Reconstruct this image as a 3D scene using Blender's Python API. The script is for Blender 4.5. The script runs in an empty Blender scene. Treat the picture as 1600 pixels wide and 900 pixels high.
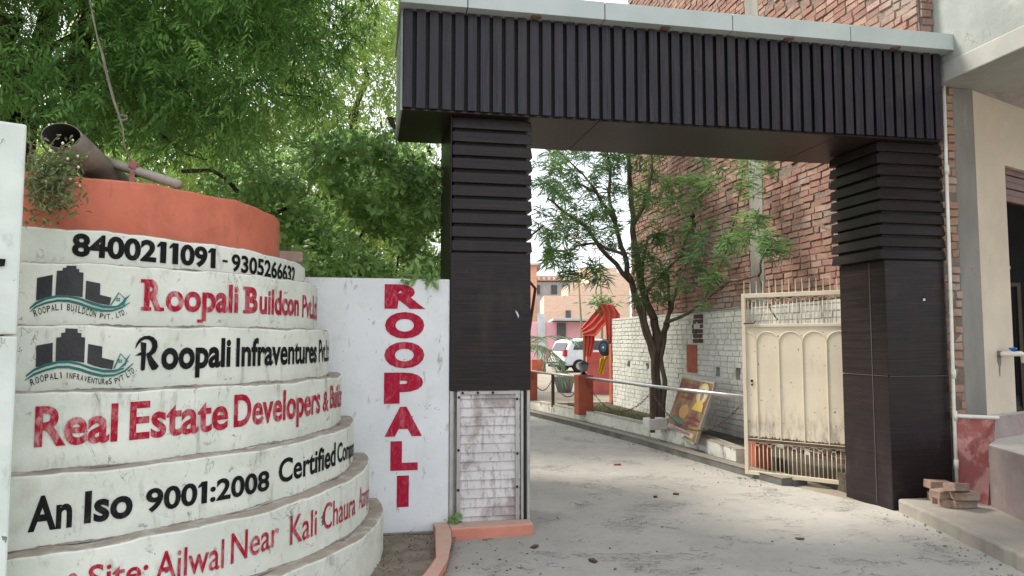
import bpy, math, random
import numpy as np
from mathutils import Vector, Matrix

random.seed(7); rng = np.random.default_rng(7)
scene = bpy.context.scene
R_ = math.radians

# ---------------------------------------------------------------- camera, sky, sun, exposure
F_PX = 1150.0; PIT = math.atan(82 / F_PX); CP, SP = math.cos(PIT), math.sin(PIT); EYE = 1.6
cam_d = bpy.data.cameras.new('camera'); cam = bpy.data.objects.new('camera', cam_d)
scene.collection.objects.link(cam); scene.camera = cam
cam.location = (0, 0, EYE); cam.rotation_euler = (math.pi / 2 + PIT, 0, 0)
cam_d.sensor_width = 36; cam_d.lens = F_PX / 1600 * 36; cam_d.clip_start = .05; cam_d.clip_end = 2000

SUN_DIR = Vector((-.72, .30, .95)).normalized()          # towards the sun
world = bpy.data.worlds.new('World'); scene.world = world; world.use_nodes = True
wn = world.node_tree; wn.nodes.clear()
sky = wn.nodes.new('ShaderNodeTexSky'); sky.sky_type = 'NISHITA'; sky.sun_disc = False
sky.sun_elevation = math.asin(SUN_DIR.z); sky.sun_rotation = math.atan2(SUN_DIR.x, SUN_DIR.y)
sky.air_density = 1.0; sky.dust_density = 6.0; sky.ozone_density = .6
bg = wn.nodes.new('ShaderNodeBackground'); bg.inputs[1].default_value = .15
wo = wn.nodes.new('ShaderNodeOutputWorld')
wtc = wn.nodes.new('ShaderNodeTexCoord'); wno = wn.nodes.new('ShaderNodeTexNoise'); wno.inputs['Scale'].default_value = 2.2; wno.inputs['Detail'].default_value = 6
wrm = wn.nodes.new('ShaderNodeMapRange'); wrm.inputs[1].default_value = .35; wrm.inputs[2].default_value = .62; wrm.inputs[3].default_value = .55; wrm.inputs[4].default_value = .95
wmx = wn.nodes.new('ShaderNodeMix'); wmx.data_type = 'RGBA'; wmx.inputs[7].default_value = (5.55, 5.75, 6.0, 1)      # thin bright cloud over the blue
wn.links.new(wtc.outputs['Generated'], wno.inputs['Vector']); wn.links.new(wno.outputs[0], wrm.inputs[0]); wn.links.new(wrm.outputs[0], wmx.inputs[0])
wn.links.new(sky.outputs[0], wmx.inputs[6]); wn.links.new(wmx.outputs[2], bg.inputs[0]); wn.links.new(bg.outputs[0], wo.inputs[0])
sd = bpy.data.lights.new('sun', 'SUN'); sd.energy = 2.4; sd.angle = R_(15); sd.color = (1, .93, .82)
so = bpy.data.objects.new('sun', sd); scene.collection.objects.link(so)
so.rotation_euler = (-SUN_DIR).to_track_quat('-Z', 'Y').to_euler(); so.location = SUN_DIR * 40
scene.view_settings.view_transform = 'Standard'; scene.view_settings.look = 'None'
scene.view_settings.exposure = 1.25; scene.view_settings.gamma = 1
scene.render.engine = 'CYCLES'
scene.cycles.max_bounces = 8; scene.cycles.diffuse_bounces = 6; scene.cycles.glossy_bounces = 3
scene.cycles.transmission_bounces = 6; scene.cycles.transparent_max_bounces = 4
scene.cycles.use_denoising = True
scene.cycles.sample_clamp_indirect = 6

# ---------------------------------------------------------------- measuring helpers
C0 = np.array([0, 0, EYE])
def ray(px, py):
    x = (px - 800) / F_PX; y = (450 - py) / F_PX
    return np.array([x, CP - y * SP, SP + y * CP])
def gz(px, py, z=0.0):
    d = ray(px, py); return C0 + d * ((z - EYE) / d[2])
def at(px, py, Y):
    d = ray(px, py); return C0 + d * (Y / d[1])
ANG = math.atan(F_PX / 5860)
U = np.array([math.cos(ANG), math.sin(ANG), 0]); V = np.array([-math.sin(ANG), math.cos(ANG), 0])
O = gz(703, 833)
def P(a, b, z=0.0): return O + a * U + b * V + np.array([0, 0, z])
def AB(p): q = np.array(p) - O; return np.array([q @ U, q @ V, p[2]])
def onb(px, py, b):
    d = ray(px, py); return AB(C0 + d * (((O + b * V - C0) @ V) / (d @ V)))
def ona(px, py, a):
    d = ray(px, py); return AB(C0 + d * (((O + a * U - C0) @ U) / (d @ U)))
def proj(p):
    q = np.asarray(p) - C0; dep = q[..., 1] * CP + q[..., 2] * SP
    return 800 + F_PX * q[..., 0] / dep, 450 - F_PX * (-q[..., 1] * SP + q[..., 2] * CP) / dep
DC = (-3.11, 5.35)                                       # axis of the stepped drum
def cyl(px, py, R):
    d = ray(px, py); dx, dy = d[0], d[1]; cx, cy = DC
    a = dx * dx + dy * dy; b = -2 * (dx * cx + dy * cy); c = cx * cx + cy * cy - R * R
    D = b * b - 4 * a * c
    while D < 0:
        px -= .4; d = ray(px, py); dx, dy = d[0], d[1]
        a = dx * dx + dy * dy; b = -2 * (dx * cx + dy * cy); D = b * b - 4 * a * c
    t = (-b - math.sqrt(D)) / (2 * a); p = C0 + d * t
    return math.atan2(p[1] - cy, p[0] - cx), p[2]

# ---------------------------------------------------------------- object helpers
COL = scene.collection
def tag(o, label=None, cat=None, group=None, kind=None):
    if label: o['label'] = label
    if cat: o['category'] = cat
    if group: o['group'] = group
    if kind: o['kind'] = kind
    return o
def thing(name, label, cat, loc=(0, 0, 0), rz=0.0, group=None):
    o = bpy.data.objects.new(name, None); COL.objects.link(o); o.empty_display_size = .1
    o.location = loc; o.rotation_euler = (0, 0, rz)
    return tag(o, label, cat, group)
def link_mesh(name, me, m, parent=None, bevel=0, smooth=False):
    o = bpy.data.objects.new(name, me); COL.objects.link(o)
    for mm in (m if isinstance(m, (list, tuple)) else [m]): me.materials.append(mm)
    if parent: o.parent = parent
    if smooth: me.polygons.foreach_set('use_smooth', [True] * len(me.polygons))
    if bevel:
        b = o.modifiers.new('bevel', 'BEVEL'); b.width = bevel; b.segments = 2; b.limit_method = 'ANGLE'; b.angle_limit = R_(40)
    return o
def copy_tree(o, parent=None):
    c = o.copy(); COL.objects.link(c)
    if parent: c.parent = parent
    for ch in list(o.children): copy_tree(ch, c)
    return c
class MB:
    def __init__(s): s.v = []; s.f = []; s.m = []
    def add(s, vs, fs, mi=0):
        n = len(s.v); s.v += [tuple(map(float, p)) for p in vs]; s.f += [tuple(i + n for i in f) for f in fs]; s.m += [mi] * len(fs)
    def box(s, x0, x1, y0, y1, z0, z1, mi=0):
        s.add([(x0, y0, z0), (x1, y0, z0), (x1, y1, z0), (x0, y1, z0), (x0, y0, z1), (x1, y0, z1), (x1, y1, z1), (x0, y1, z1)],
              [(0, 3, 2, 1), (4, 5, 6, 7), (0, 1, 5, 4), (1, 2, 6, 5), (2, 3, 7, 6), (3, 0, 4, 7)], mi)
    def obox(s, c, size, M=None, jit=0, mi=0):
        hx, hy, hz = [q / 2 for q in size]; M = M or Matrix()
        vs = []
        for z in (-hz, hz):
            for x, y in ((-hx, -hy), (hx, -hy), (hx, hy), (-hx, hy)):
                p = M @ Vector((x + random.uniform(-jit, jit), y + random.uniform(-jit, jit), z + random.uniform(-jit, jit)))
                vs.append(tuple(p + Vector(c)))
        s.add(vs, [(0, 3, 2, 1), (4, 5, 6, 7), (0, 1, 5, 4), (1, 2, 6, 5), (2, 3, 7, 6), (3, 0, 4, 7)], mi)
    def prism(s, poly, z0, z1, top=None, mi=0):
        n = len(poly); top = top or poly
        vs = [(x, y, z0) for x, y in poly] + [(x, y, z1) for x, y in top]
        s.add(vs, [tuple(range(n - 1, -1, -1)), tuple(range(n, 2 * n))] + [(i, (i + 1) % n, n + (i + 1) % n, n + i) for i in range(n)], mi)
    def ext(s, poly, origin, ax, ay, az, d, mi=0):
        """polygon in the (ax, ay) plane, extruded by d along az"""
        o = Vector(origin); ax, ay, az = Vector(ax), Vector(ay), Vector(az); n = len(poly)
        vs = [o + ax * x + ay * y for x, y in poly] + [o + ax * x + ay * y + az * d for x, y in poly]
        s.add(vs, [tuple(range(n - 1, -1, -1)), tuple(range(n, 2 * n))] + [(i, (i + 1) % n, n + (i + 1) % n, n + i) for i in range(n)], mi)
    def tube(s, pts, r, seg=8, caps=True, mi=0):
        pts = [Vector(p) for p in pts]; rs = r if isinstance(r, (list, tuple)) else [r] * len(pts)
        rings = []; ref = None
        for i, p in enumerate(pts):
            t = (pts[min(i + 1, len(pts) - 1)] - pts[max(i - 1, 0)])
            if t.length < 1e-9: t = Vector((0, 0, 1))
            t.normalize()
            if ref is None: ref = Vector((0, 0, 1)) if abs(t.z) < .9 else Vector((1, 0, 0))
            n = (ref - t * ref.dot(t))
            if n.length < 1e-4: n = t.orthogonal()
            n.normalize(); ref = n; b = t.cross(n)
            rings.append([p + (n * math.cos(k * 2 * math.pi / seg) + b * math.sin(k * 2 * math.pi / seg)) * rs[i] for k in range(seg)])
        vs = [q for rg in rings for q in rg]; fs = []
        for i in range(len(pts) - 1):
            for k in range(seg):
                k2 = (k + 1) % seg; fs.append((i * seg + k, i * seg + k2, (i + 1) * seg + k2, (i + 1) * seg + k))
        if caps: fs.append(tuple(range(seg - 1, -1, -1))); fs.append(tuple(range((len(pts) - 1) * seg, len(pts) * seg)))
        s.add(vs, fs, mi)
    def lathe(s, prof, c=(0, 0, 0), seg=20, mi=0, axis='z'):
        vs = []; fs = []
        for r, h in prof:
            for k in range(seg):
                a = k * 2 * math.pi / seg; x, y = r * math.cos(a), r * math.sin(a)
                q = (x, y, h) if axis == 'z' else ((x, h, y) if axis == 'y' else (h, x, y))
                vs.append((c[0] + q[0], c[1] + q[1], c[2] + q[2]))
        for i in range(len(prof) - 1):
            for k in range(seg):
                k2 = (k + 1) % seg; fs.append((i * seg + k, i * seg + k2, (i + 1) * seg + k2, (i + 1) * seg + k))
        fs.append(tuple(range(seg - 1, -1, -1))); fs.append(tuple(range((len(prof) - 1) * seg, len(prof) * seg)))
        s.add(vs, fs, mi)
    def build(s, name, m, parent=None, bevel=0, smooth=False):
        me = bpy.data.meshes.new(name); me.from_pydata(s.v, [], s.f)
        o = link_mesh(name, me, m, parent, bevel, smooth)
        if any(s.m): me.polygons.foreach_set('material_index', s.m)
        me.update(); return o
def structure(o): o['kind'] = 'structure'; return o

# ---------------------------------------------------------------- materials
def lin(c): return tuple(c) + (1,)
class NT:
    def __init__(s, name):
        s.m = bpy.data.materials.new(name); s.m.use_nodes = True; s.t = s.m.node_tree; s.n = s.t.nodes; s.n.clear()
        s.out = s.n.new('ShaderNodeOutputMaterial'); s.b = s.n.new('ShaderNodeBsdfPrincipled')
        s.L(s.b.outputs[0], s.out.inputs[0]); s.tc = s.n.new('ShaderNodeTexCoord')
    def L(s, a, b): s.t.links.new(a, b)
    def noise(s, scale, stretch=(1, 1, 1), detail=5, rough=.6, dist=0, off=(0, 0, 0)):
        mp = s.n.new('ShaderNodeMapping'); mp.inputs['Scale'].default_value = stretch; mp.inputs['Location'].default_value = off
        s.L(s.tc.outputs['Object'], mp.inputs[0])
        t = s.n.new('ShaderNodeTexNoise'); t.inputs['Scale'].default_value = scale; t.inputs['Detail'].default_value = detail
        t.inputs['Roughness'].default_value = rough; t.inputs['Distortion'].default_value = dist
        s.L(mp.outputs[0], t.inputs['Vector']); return t.outputs[0]
    def ramp(s, x, lo, hi, a=0.0, b=1.0):
        r = s.n.new('ShaderNodeMapRange'); r.interpolation_type = 'SMOOTHSTEP'
        r.inputs[1].default_value = lo; r.inputs[2].default_value = hi; r.inputs[3].default_value = a; r.inputs[4].default_value = b
        s.L(x, r.inputs[0]); return r.outputs[0]
    def mix(s, fac, c1, c2):
        m = s.n.new('ShaderNodeMix'); m.data_type = 'RGBA'
        for sock, val in ((m.inputs[0], fac), (m.inputs[6], c1), (m.inputs[7], c2)):
            if isinstance(val, bpy.types.NodeSocket): s.L(val, sock)
            elif isinstance(val, (int, float)): sock.default_value = val
            else: sock.default_value = lin(val)
        return m.outputs[2]
    def math(s, op, a, b=0.0):
        m = s.n.new('ShaderNodeMath'); m.operation = op
        for sock, val in ((m.inputs[0], a), (m.inputs[1], b)):
            if isinstance(val, bpy.types.NodeSocket): s.L(val, sock)
            else: sock.default_value = val
        return m.outputs[0]
    def island(s):
        g = s.n.new('ShaderNodeNewGeometry'); return g.outputs['Random Per Island']
    def upward(s):
        g = s.n.new('ShaderNodeNewGeometry'); x = s.n.new('ShaderNodeSeparateXYZ'); s.L(g.outputs['Normal'], x.inputs[0]); return x.outputs[2]
    def bump(s, h, strength, dist=.02, prev=None):
        b = s.n.new('ShaderNodeBump'); b.inputs['Strength'].default_value = strength; b.inputs['Distance'].default_value = dist
        s.L(h, b.inputs['Height'])
        if prev is not None: s.L(prev, b.inputs['Normal'])
        s.L(b.outputs[0], s.b.inputs['Normal']); return b.outputs[0]
    def done(s, col, rough=.7, spec=.3, metal=0):
        if isinstance(col, bpy.types.NodeSocket): s.L(col, s.b.inputs['Base Color'])
        else: s.b.inputs['Base Color'].default_value = lin(col)
        if isinstance(rough, bpy.types.NodeSocket): s.L(rough, s.b.inputs['Roughness'])
        else: s.b.inputs['Roughness'].default_value = rough
        s.b.inputs['Specular IOR Level'].default_value = spec; s.b.inputs['Metallic'].default_value = metal
        return s.m
def mk(name, c1, c2=None, scale=3, stretch=(1, 1, 1), rough=.7, spec=.3, metal=0, bump=.15, bscale=40, layers=(), dust=None, bdist=.01, cracks=0, clo=.58):
    """two-tone noise base; layers = (colour, scale, stretch, lo, hi, strength)"""
    t = NT(name); c2 = c2 or tuple(x * .85 for x in c1)
    col = t.mix(t.ramp(t.noise(scale, stretch), .35, .65), c1, c2)
    for i, (c, sc, st, lo, hi, k) in enumerate(layers):
        f = t.ramp(t.noise(sc, st, 6, .65, .3, (i * 3.7, i * 1.3, i * 5.1)), lo, hi, 0, k)
        col = t.mix(f, col, c)
    if cracks:
        a_ = t.noise(cracks, (1, 1, .6), 5, .6, 1.6, (3, 1, 8)); f = t.ramp(t.math('ABSOLUTE', t.math('SUBTRACT', a_, .5)), 0, .0045, 1, 0)
        f = t.math('MULTIPLY', f, t.ramp(t.noise(cracks * 1.3, detail=3, off=(9, 4, 2)), clo, clo + .06, 0, .75)); col = t.mix(f, col, (.10, .085, .07))
    if dust:
        f = t.ramp(t.upward(), .55, .9); f = t.math('MULTIPLY', f, t.ramp(t.noise(9), .25, .55, .55, 1)); col = t.mix(f, col, dust)
    if bump: t.bump(t.noise(bscale, stretch if stretch != (1, 1, 1) else (1, 1, 1), 6, .7), bump, bdist)
    return t.done(col, rough, spec, metal)

GR = (.085, .075, .058)
whitewash = mk('whitewash', (.68, .70, .63), (.57, .60, .53), 2.5, cracks=2.2, clo=.53, rough=.85, spec=.2, bump=.35, bscale=22,
    layers=[((.47, .455, .37), 4, (1, 1, .6), .56, .74, .5), ((.20, .17, .13), 7, (1.6, 1.6, .55), .55, .74, .6), ((.10, .09, .07), 16, (1, 1, .8), .62, .72, .6),
            ((.76, .78, .74), 3.2, (1, 1, 2), .58, .72, .5), ((.09, .085, .08), 6.5, (1, 1, 1), .69, .694, .9)], dust=(.30, .255, .21))
whitewall = mk('white_wall_paint', cracks=1.6, c1=(.68, .695, .71), c2=(.60, .62, .63), scale=1.6, rough=.85, spec=.2, bump=.25, bscale=25,
    layers=[((.45, .45, .42), 4, (1, 1, .5), .55, .75, .5), ((.22, .20, .16), 12, (1.5, 1.5, .5), .60, .72, .6), ((.08, .075, .07), 30, (1, 1, .8), .665, .69, .8)], dust=(.3, .27, .23))
oldwhite = mk('pillar_paint', cracks=2.5, c1=(.64, .69, .65), c2=(.52, .58, .54), scale=2.2, rough=.85, spec=.2, bump=.3, bscale=22,
    layers=[((.34, .34, .28), 7, (1, 1, .5), .55, .72, .6), ((.09, .085, .075), 9, (1, 1, 1), .67, .685, .8)], dust=(.4, .38, .33))
orange = mk('orange_paint', (.60, .185, .115), (.53, .155, .095), 2, rough=.7, spec=.2, bump=.3, bscale=20,
    layers=[((.40, .12, .075), 2.6, (1, 1, .8), .48, .66, .55), ((.30, .10, .065), 9, (1, 1, .4), .58, .76, .6), ((.70, .34, .25), 6, (1, 1, 1), .60, .74, .45), ((.20, .12, .09), 22, (1, 1, .7), .67, .72, .6)], dust=(.4, .16, .09))
salmon = mk('salmon_kerb_paint', (.58, .24, .175), (.50, .195, .14), 3, rough=.75, spec=.25, bump=.3, bscale=30,
    layers=[((.32, .22, .17), 7, (1, 1, 1), .6, .78, .6)], dust=(.48, .32, .255))
postorange = mk('post_orange', (.40, .095, .055), (.33, .075, .045), 3, rough=.7, bump=.2, layers=[((.30, .16, .11), 8, (1, 1, .5), .62, .78, .6)])
_t = NT('gate_sheet'); _sx = _t.n.new('ShaderNodeSeparateXYZ'); _t.L(_t.tc.outputs['Object'], _sx.inputs[0])
_c = _t.mix(_t.ramp(_t.noise(2), .35, .65), (.66, .58, .445), (.59, .515, .40))
_d = _t.math('MULTIPLY', _t.ramp(_sx.outputs[2], .98, .50), _t.ramp(_t.noise(7, (2, 1, .6), 6, .7), .40, .66)); _c = _t.mix(_t.math('MULTIPLY', _d, .75), _c, (.24, .205, .17))      # splashed dirt on the foot of the sheet
_c = _t.mix(_t.ramp(_t.noise(24, (1, 1, .8), 4), .655, .675, 0, .85), _c, (.09, .06, .04)); _c = _t.mix(_t.ramp(_t.noise(9, (2, 2, .2), 5), .60, .74, 0, .45), _c, (.34, .24, .16))
_t.bump(_t.noise(6, detail=3), .12, .01); gate_sheet = _t.done(_c, .5, .35)
def paint(name, c, fade, lo, hi, k):
    t = NT(name)
    f = t.ramp(t.noise(13, (1.6, 1.6, .7), 6, .7, .8), lo, hi, 0, k)
    isl = t.math('ADD', t.math('MULTIPLY', t.island(), .95), .30); f = t.math('MULTIPLY', f, isl)
    f2 = t.ramp(t.noise(34, (1, 1, .45), 5, .7, 1.0, (4, 2, 1)), .5, .72, 0, k * .75)
    return t.done(t.mix(f2, t.mix(f, c, fade), fade), .7, .12)
redpaint = paint('red_lettering', (.33, .007, .028), (.52, .27, .27), .46, .66, .75)
redsolid = paint('red_lettering_fresh', (.34, .008, .034), (.50, .13, .15), .48, .68, .65)
blackpaint = paint('black_lettering', (.008, .008, .009), (.12, .12, .11), .62, .82, .3)
emblack = mk('emblem_black', (.014, .014, .017), (.024, .024, .027), 8, rough=.4, spec=.4, bump=.6, bscale=14)
emgreen = mk('emblem_green', (.012, .16, .15), (.015, .12, .11), 8, rough=.55, bump=.1)

def laminate(name, c, streak, rough):
    t = NT(name)
    n = t.noise(30, streak, 5, .6, .2); isl = t.island(); ln = t.noise(34, tuple(v_ * 1.0 for v_ in streak), 4, .6, .5, (2, 6, 1))
    col = t.mix(t.ramp(n, .35, .7), c, tuple(x * 2.3 + .004 for x in c))
    col = t.mix(t.math('MULTIPLY', isl, .7), col, tuple(x * 1.9 + .002 for x in c))
    col = t.mix(t.ramp(ln, .57, .66, 0, .75), col, (c[0] * 3.6 + .008, c[1] * 2.4 + .003, c[2] * 2.2 + .003))
    sc = t.ramp(t.noise(26, (1, 1, .35), 6, .75, 1.2), .65, .72, 0, .5)
    sc = t.math('MULTIPLY', sc, t.ramp(t.noise(1.7, detail=3, off=(6, 2, 8)), .42, .58))
    col = t.mix(sc, col, (.17, .16, .16))
    dirt = t.ramp(t.noise(2.2, (1, 1, .6), 5, .65), .52, .75, 0, .45)
    col = t.mix(dirt, col, (.055, .048, .045))
    t.bump(n, .05, .003)
    r = t.math('ADD', t.math('MULTIPLY', dirt, .25), rough)
    return t.done(col, r, .19)
lam_v = laminate('dark_laminate_upright', (.0145, .0135, .0185), (2.6, 2.6, .06), .34)
lam_h = laminate('dark_laminate_level', (.0095, .0068, .0072), (.06, .06, 2.6), .36)
soffit_m = mk('soffit_panel', (.024, .015, .014), (.018, .012, .011), 2, rough=.42, spec=.35, bump=.04, bscale=5)
groove = mk('groove_black', (.008, .0075, .008), rough=.6, bump=0)
alu_cap = mk('pale_cap_panel', (.44, .49, .48), (.38, .43, .42), 1.5, rough=.42, spec=.4, bump=.05, bscale=15,
    layers=[((.30, .31, .27), 7, (1, 1, .5), .62, .78, .55), ((.10, .09, .07), 10, (1, 1, .5), .70, .80, .6)])
alu = mk('dull_aluminium', (.42, .42, .40), (.33, .33, .31), 6, rough=.45, spec=.5, metal=.35, bump=.1, layers=[((.16, .14, .12), 14, (1, 1, .3), .6, .75, .6)])
steel = mk('steel_rail', (.52, .51, .49), (.42, .41, .4), 8, rough=.3, metal=.85, bump=.03)
rust = mk('rusty_iron', (.10, .065, .045), (.06, .04, .03), 10, rough=.8, bump=.3)
peeling = mk('peeling_planks', (.62, .59, .58), (.52, .49, .48), 4, rough=.8, bump=.3, bscale=30,
    layers=[((.26, .215, .20), 3.0, (1, 1, .8), .50, .62, .8), ((.24, .19, .19), 26, (1.2, 1.2, .25), .5, .62, .55), ((.17, .135, .115), 5, (1, 1, 1), .62, .7, .85), ((.45, .25, .36), 7, (1, 1, 1), .76, .80, .5)])
concrete = mk('grey_concrete', (.235, .23, .205), (.18, .175, .16), 2.5, (1, 1, .3), cracks=2.0, rough=.85, spec=.2, bump=.4, bscale=18,
    layers=[((.31, .305, .275), 3, (1, 1, .3), .55, .7, .6), ((.17, .16, .14), 9, (1, 1, .5), .66, .78, .6)], bdist=.015)
facade_m = mk('facade_cement', cracks=1.2, c1=(.30, .32, .30), c2=(.235, .255, .24), scale=1.6, rough=.85, spec=.2, bump=.35, bscale=9,
    layers=[((.38, .38, .345), 2.2, (1, 1, 1.6), .52, .7, .6), ((.27, .285, .27), 3, (1, 1, .6), .60, .78, .5)], bdist=.02)
beige = mk('beige_plaster', (.60, .53, .42), (.53, .465, .37), 1.5, rough=.85, spec=.2, bump=.15, bscale=20,
    layers=[((.38, .33, .27), 4, (1, 1, .5), .60, .78, .5), ((.64, .58, .49), 2.4, (1, 1, 1), .55, .7, .4)])
redplinth = mk('red_plinth_paint', (.34, .11, .10), (.30, .13, .12), 5, rough=.8, spec=.2, bump=.3, bscale=14,
    layers=[((.58, .30, .27), 5, (1, 1, 1), .47, .60, .85), ((.22, .13, .12), 5, (1, 1, .6), .58, .75, .6)])
mauve = mk('mauve_plinth_paint', (.30, .25, .235), (.25, .20, .195), 2.5, rough=.8, spec=.2, bump=.25, bscale=14,
    layers=[((.42, .35, .32), 2.6, (1, 1, .8), .52, .7, .7), ((.32, .17, .16), 3.3, (1, 1, .6), .58, .75, .6)], dust=(.45, .41, .37))
pavement_m = mk('pavement_cement', (.33, .30, .26), (.265, .245, .215), 2, rough=.9, spec=.2, bump=.5, bscale=15,
    layers=[((.20, .19, .17), 6, (1, 1, 1), .6, .75, .6), ((.48, .43, .36), 3, (1, 1, 1), .58, .72, .5)])
cream = mk('cream_gate_paint', (.62, .54, .41), (.56, .485, .37), 2, rough=.5, spec=.35, bump=.05,
    layers=[((.36, .30, .24), 5, (1, 1, .4), .62, .8, .45), ((.10, .07, .05), 22, (1, 1, .6), .73, .77, .7)])
creampanel = mk('cream_panel_paint', (.64, .56, .43), (.58, .505, .39), 2, rough=.5, spec=.35, bump=.08,
    layers=[((.40, .35, .29), 3.2, (1, 1, .5), .54, .72, .5), ((.30, .22, .15), 9, (2, 2, .25), .62, .76, .5), ((.08, .06, .045), 26, (1, 1, .8), .745, .775, .7)])
pvc = mk('white_pvc', (.70, .69, .62), (.60, .58, .5), 5, rough=.4, bump=.02, layers=[((.36, .31, .24), 7, (1, 1, .4), .6, .75, .5)])
bluecap = mk('blue_plastic', (.02, .16, .48), rough=.35, bump=0)
greywhite = mk('old_low_wall_paint', (.64, .63, .57), (.54, .53, .48), 5, rough=.9, bump=.5, bscale=18,
    layers=[((.14, .125, .10), 6, (1, 1, .6), .54, .66, .8), ((.28, .25, .2), 9, (1, 1, 1), .6, .7, .6)], dust=(.26, .23, .19))
drainm = mk('drain_cement', (.15, .145, .13), (.10, .095, .085), 4, rough=.95, bump=.5, bscale=14, dust=(.22, .20, .17))

def brick_mat(name, ca, cb, cc, smear, smear_lo, smear_k, sscale=1.3):
    t = NT(name); isl = t.island()
    r = t.n.new('ShaderNodeValToRGB'); t.L(isl, r.inputs[0]); e = r.color_ramp
    e.elements[0].color = lin(ca); e.elements[1].color = lin(cb); x = e.elements.new(.55); x.color = lin(cc)
    n = t.noise(30, detail=6, rough=.7)
    col = t.mix(t.ramp(n, .4, .75, 0, .5), r.outputs[0], tuple(v * .55 for v in ca))
    f = t.ramp(t.noise(sscale, (1, 1, 1.3), 7, .65), smear_lo, smear_lo + .14, 0, smear_k)
    f2 = t.ramp(t.noise(9, detail=6, rough=.7), .56, .68, 0, .55)
    col = t.mix(f2, col, smear); col = t.mix(f, col, smear)
    t.bump(t.noise(22, detail=7, rough=.75), .5, .02)
    return t.done(col, .92, .15)
brick_red = brick_mat('raw_brick', (.285, .16, .125), (.365, .235, .185), (.225, .132, .108), (.28, .235, .20), .50, .75)
brick_white = mk('whitewashed_brick', (.58, .58, .545), (.48, .48, .45), 2.4, rough=.9, spec=.2, bump=.7, bscale=18,
    layers=[((.40, .34, .27), 2.6, (1, 1, .8), .58, .76, .45), ((.20, .15, .12), 12, (1, 1, .7), .64, .70, .7)], bdist=.012)
mortar = mk('mortar', (.21, .17, .14), (.15, .12, .10), 4, rough=.95, bump=.8, bscale=25, bdist=.03)
loosebrick = brick_mat('loose_brick', (.31, .235, .18), (.34, .265, .205), (.29, .19, .14), (.36, .31, .255), .46, .8, 7)

def road_mat():
    t = NT('road_concrete')
    n1 = t.noise(.9, detail=7, rough=.65); n2 = t.noise(5, detail=7, rough=.7); n3 = t.noise(45, detail=4, rough=.7)
    col = t.mix(t.ramp(n1, .35, .65), (.30, .288, .264), (.352, .338, .31))
    col = t.mix(t.ramp(n2, .52, .72, 0, .45), col, (.215, .21, .198))
    col = t.mix(t.ramp(t.noise(2.3, (1, 1, 1), 6, .6, .6, (7, 3, 1)), .57, .72, 0, .55), col, (.36, .345, .31))
    col = t.mix(t.ramp(t.noise(3.1, (.6, 1.6, 1), 6, .7, .8, (2, 9, 1)), .62, .74, 0, .4), col, (.29, .225, .185))
    # curved scrapes and cracks: thin bands of distorted noise, broken up by a second noise
    a = t.noise(1.7, (1, 1.5, 1), 4, .55, 2.2, (1, 1, 0)); crack = t.math('ABSOLUTE', t.math('SUBTRACT', a, .5))
    crack = t.ramp(crack, .0, .009, 1, 0); crack = t.math('MULTIPLY', crack, t.ramp(t.noise(2.6, detail=4, off=(5, 5, 5)), .53, .60))
    b = t.noise(5.5, (.8, 1.6, 1), 5, .6, 3.0, (8, 1, 0)); c2 = t.ramp(t.math('ABSOLUTE', t.math('SUBTRACT', b, .5)), 0, .016, 1, 0)
    c2 = t.math('MULTIPLY', c2, t.ramp(t.noise(1.8, detail=4, off=(2, 7, 5)), .545, .62))
    cr = t.math('MAXIMUM', crack, c2)
    col = t.mix(t.math('MULTIPLY', cr, .72), col, (.085, .08, .075))
    col = t.mix(t.ramp(t.noise(60, detail=3), .68, .74, 0, .6), col, (.10, .095, .085))
    col = t.mix(t.ramp(t.noise(17, detail=5, rough=.75), .58, .72, 0, .4), col, (.22, .21, .195))
    col = t.mix(t.ramp(t.noise(.55, (1.5, .5, 1), 5, .6, .5, (3, 4, 0)), .50, .64, 0, .35), col, (.37, .35, .312))
    p = t.bump(n2, .6, .025); p = t.bump(n3, .5, .012, p); t.bump(t.math('MULTIPLY', cr, -1.0), .8, .012, p)
    return t.done(col, .92, .2)
road_m = road_mat()
dirt_m = mk('dry_dirt', (.29, .25, .20), (.20, .17, .135), 6, rough=.95, spec=.1, bump=1.0, bscale=22, bdist=.03,
    layers=[((.06, .05, .038), 14, (1, 1, 1), .58, .7, .8), ((.33, .29, .23), 20, (1, 1, 1), .62, .72, .7)])
ground_m = mk('open_ground', (.27, .235, .185), (.21, .18, .14), .6, rough=.95, bump=.5, bscale=8)
soil_m = mk('bed_soil', (.10, .085, .065), (.07, .06, .045), 5, rough=.95, bump=1, bscale=20, bdist=.03, layers=[((.22, .18, .13), 16, (1, 1, 1), .62, .72, .7)])

def leaf_mat(name, ca, cb, cc, trans=.35, rough=.5):
    t = NT(name); at_ = t.n.new('ShaderNodeAttribute'); at_.attribute_name = 'tone'
    isl = t.math('ADD', t.math('MULTIPLY', t.island(), .45), t.math('MULTIPLY', at_.outputs['Fac'], .6)); r = t.n.new('ShaderNodeValToRGB'); t.L(isl, r.inputs[0]); e = r.color_ramp
    e.elements[0].color = lin(tuple(v_ * .8 for v_ in ca)); e.elements[1].color = lin(tuple(v_ * 1.15 for v_ in cc)); x = e.elements.new(.6); x.color = lin(cb)
    big = t.ramp(t.noise(.9, detail=3), .4, .62); col = t.mix(t.math('MULTIPLY', big, .55), r.outputs[0], cc)
    t.done(col, rough, .35)
    tr = t.n.new('ShaderNodeBsdfTranslucent'); t.L(col, tr.inputs[0]); mx = t.n.new('ShaderNodeMixShader'); mx.inputs[0].default_value = trans
    t.L(t.b.outputs[0], mx.inputs[1]); t.L(tr.outputs[0], mx.inputs[2]); t.L(mx.outputs[0], t.out.inputs[0]); return t.m
neem_leaf = leaf_mat('neem_leaf', (.07, .165, .045), (.12, .255, .06), (.23, .39, .095), .55)
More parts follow.
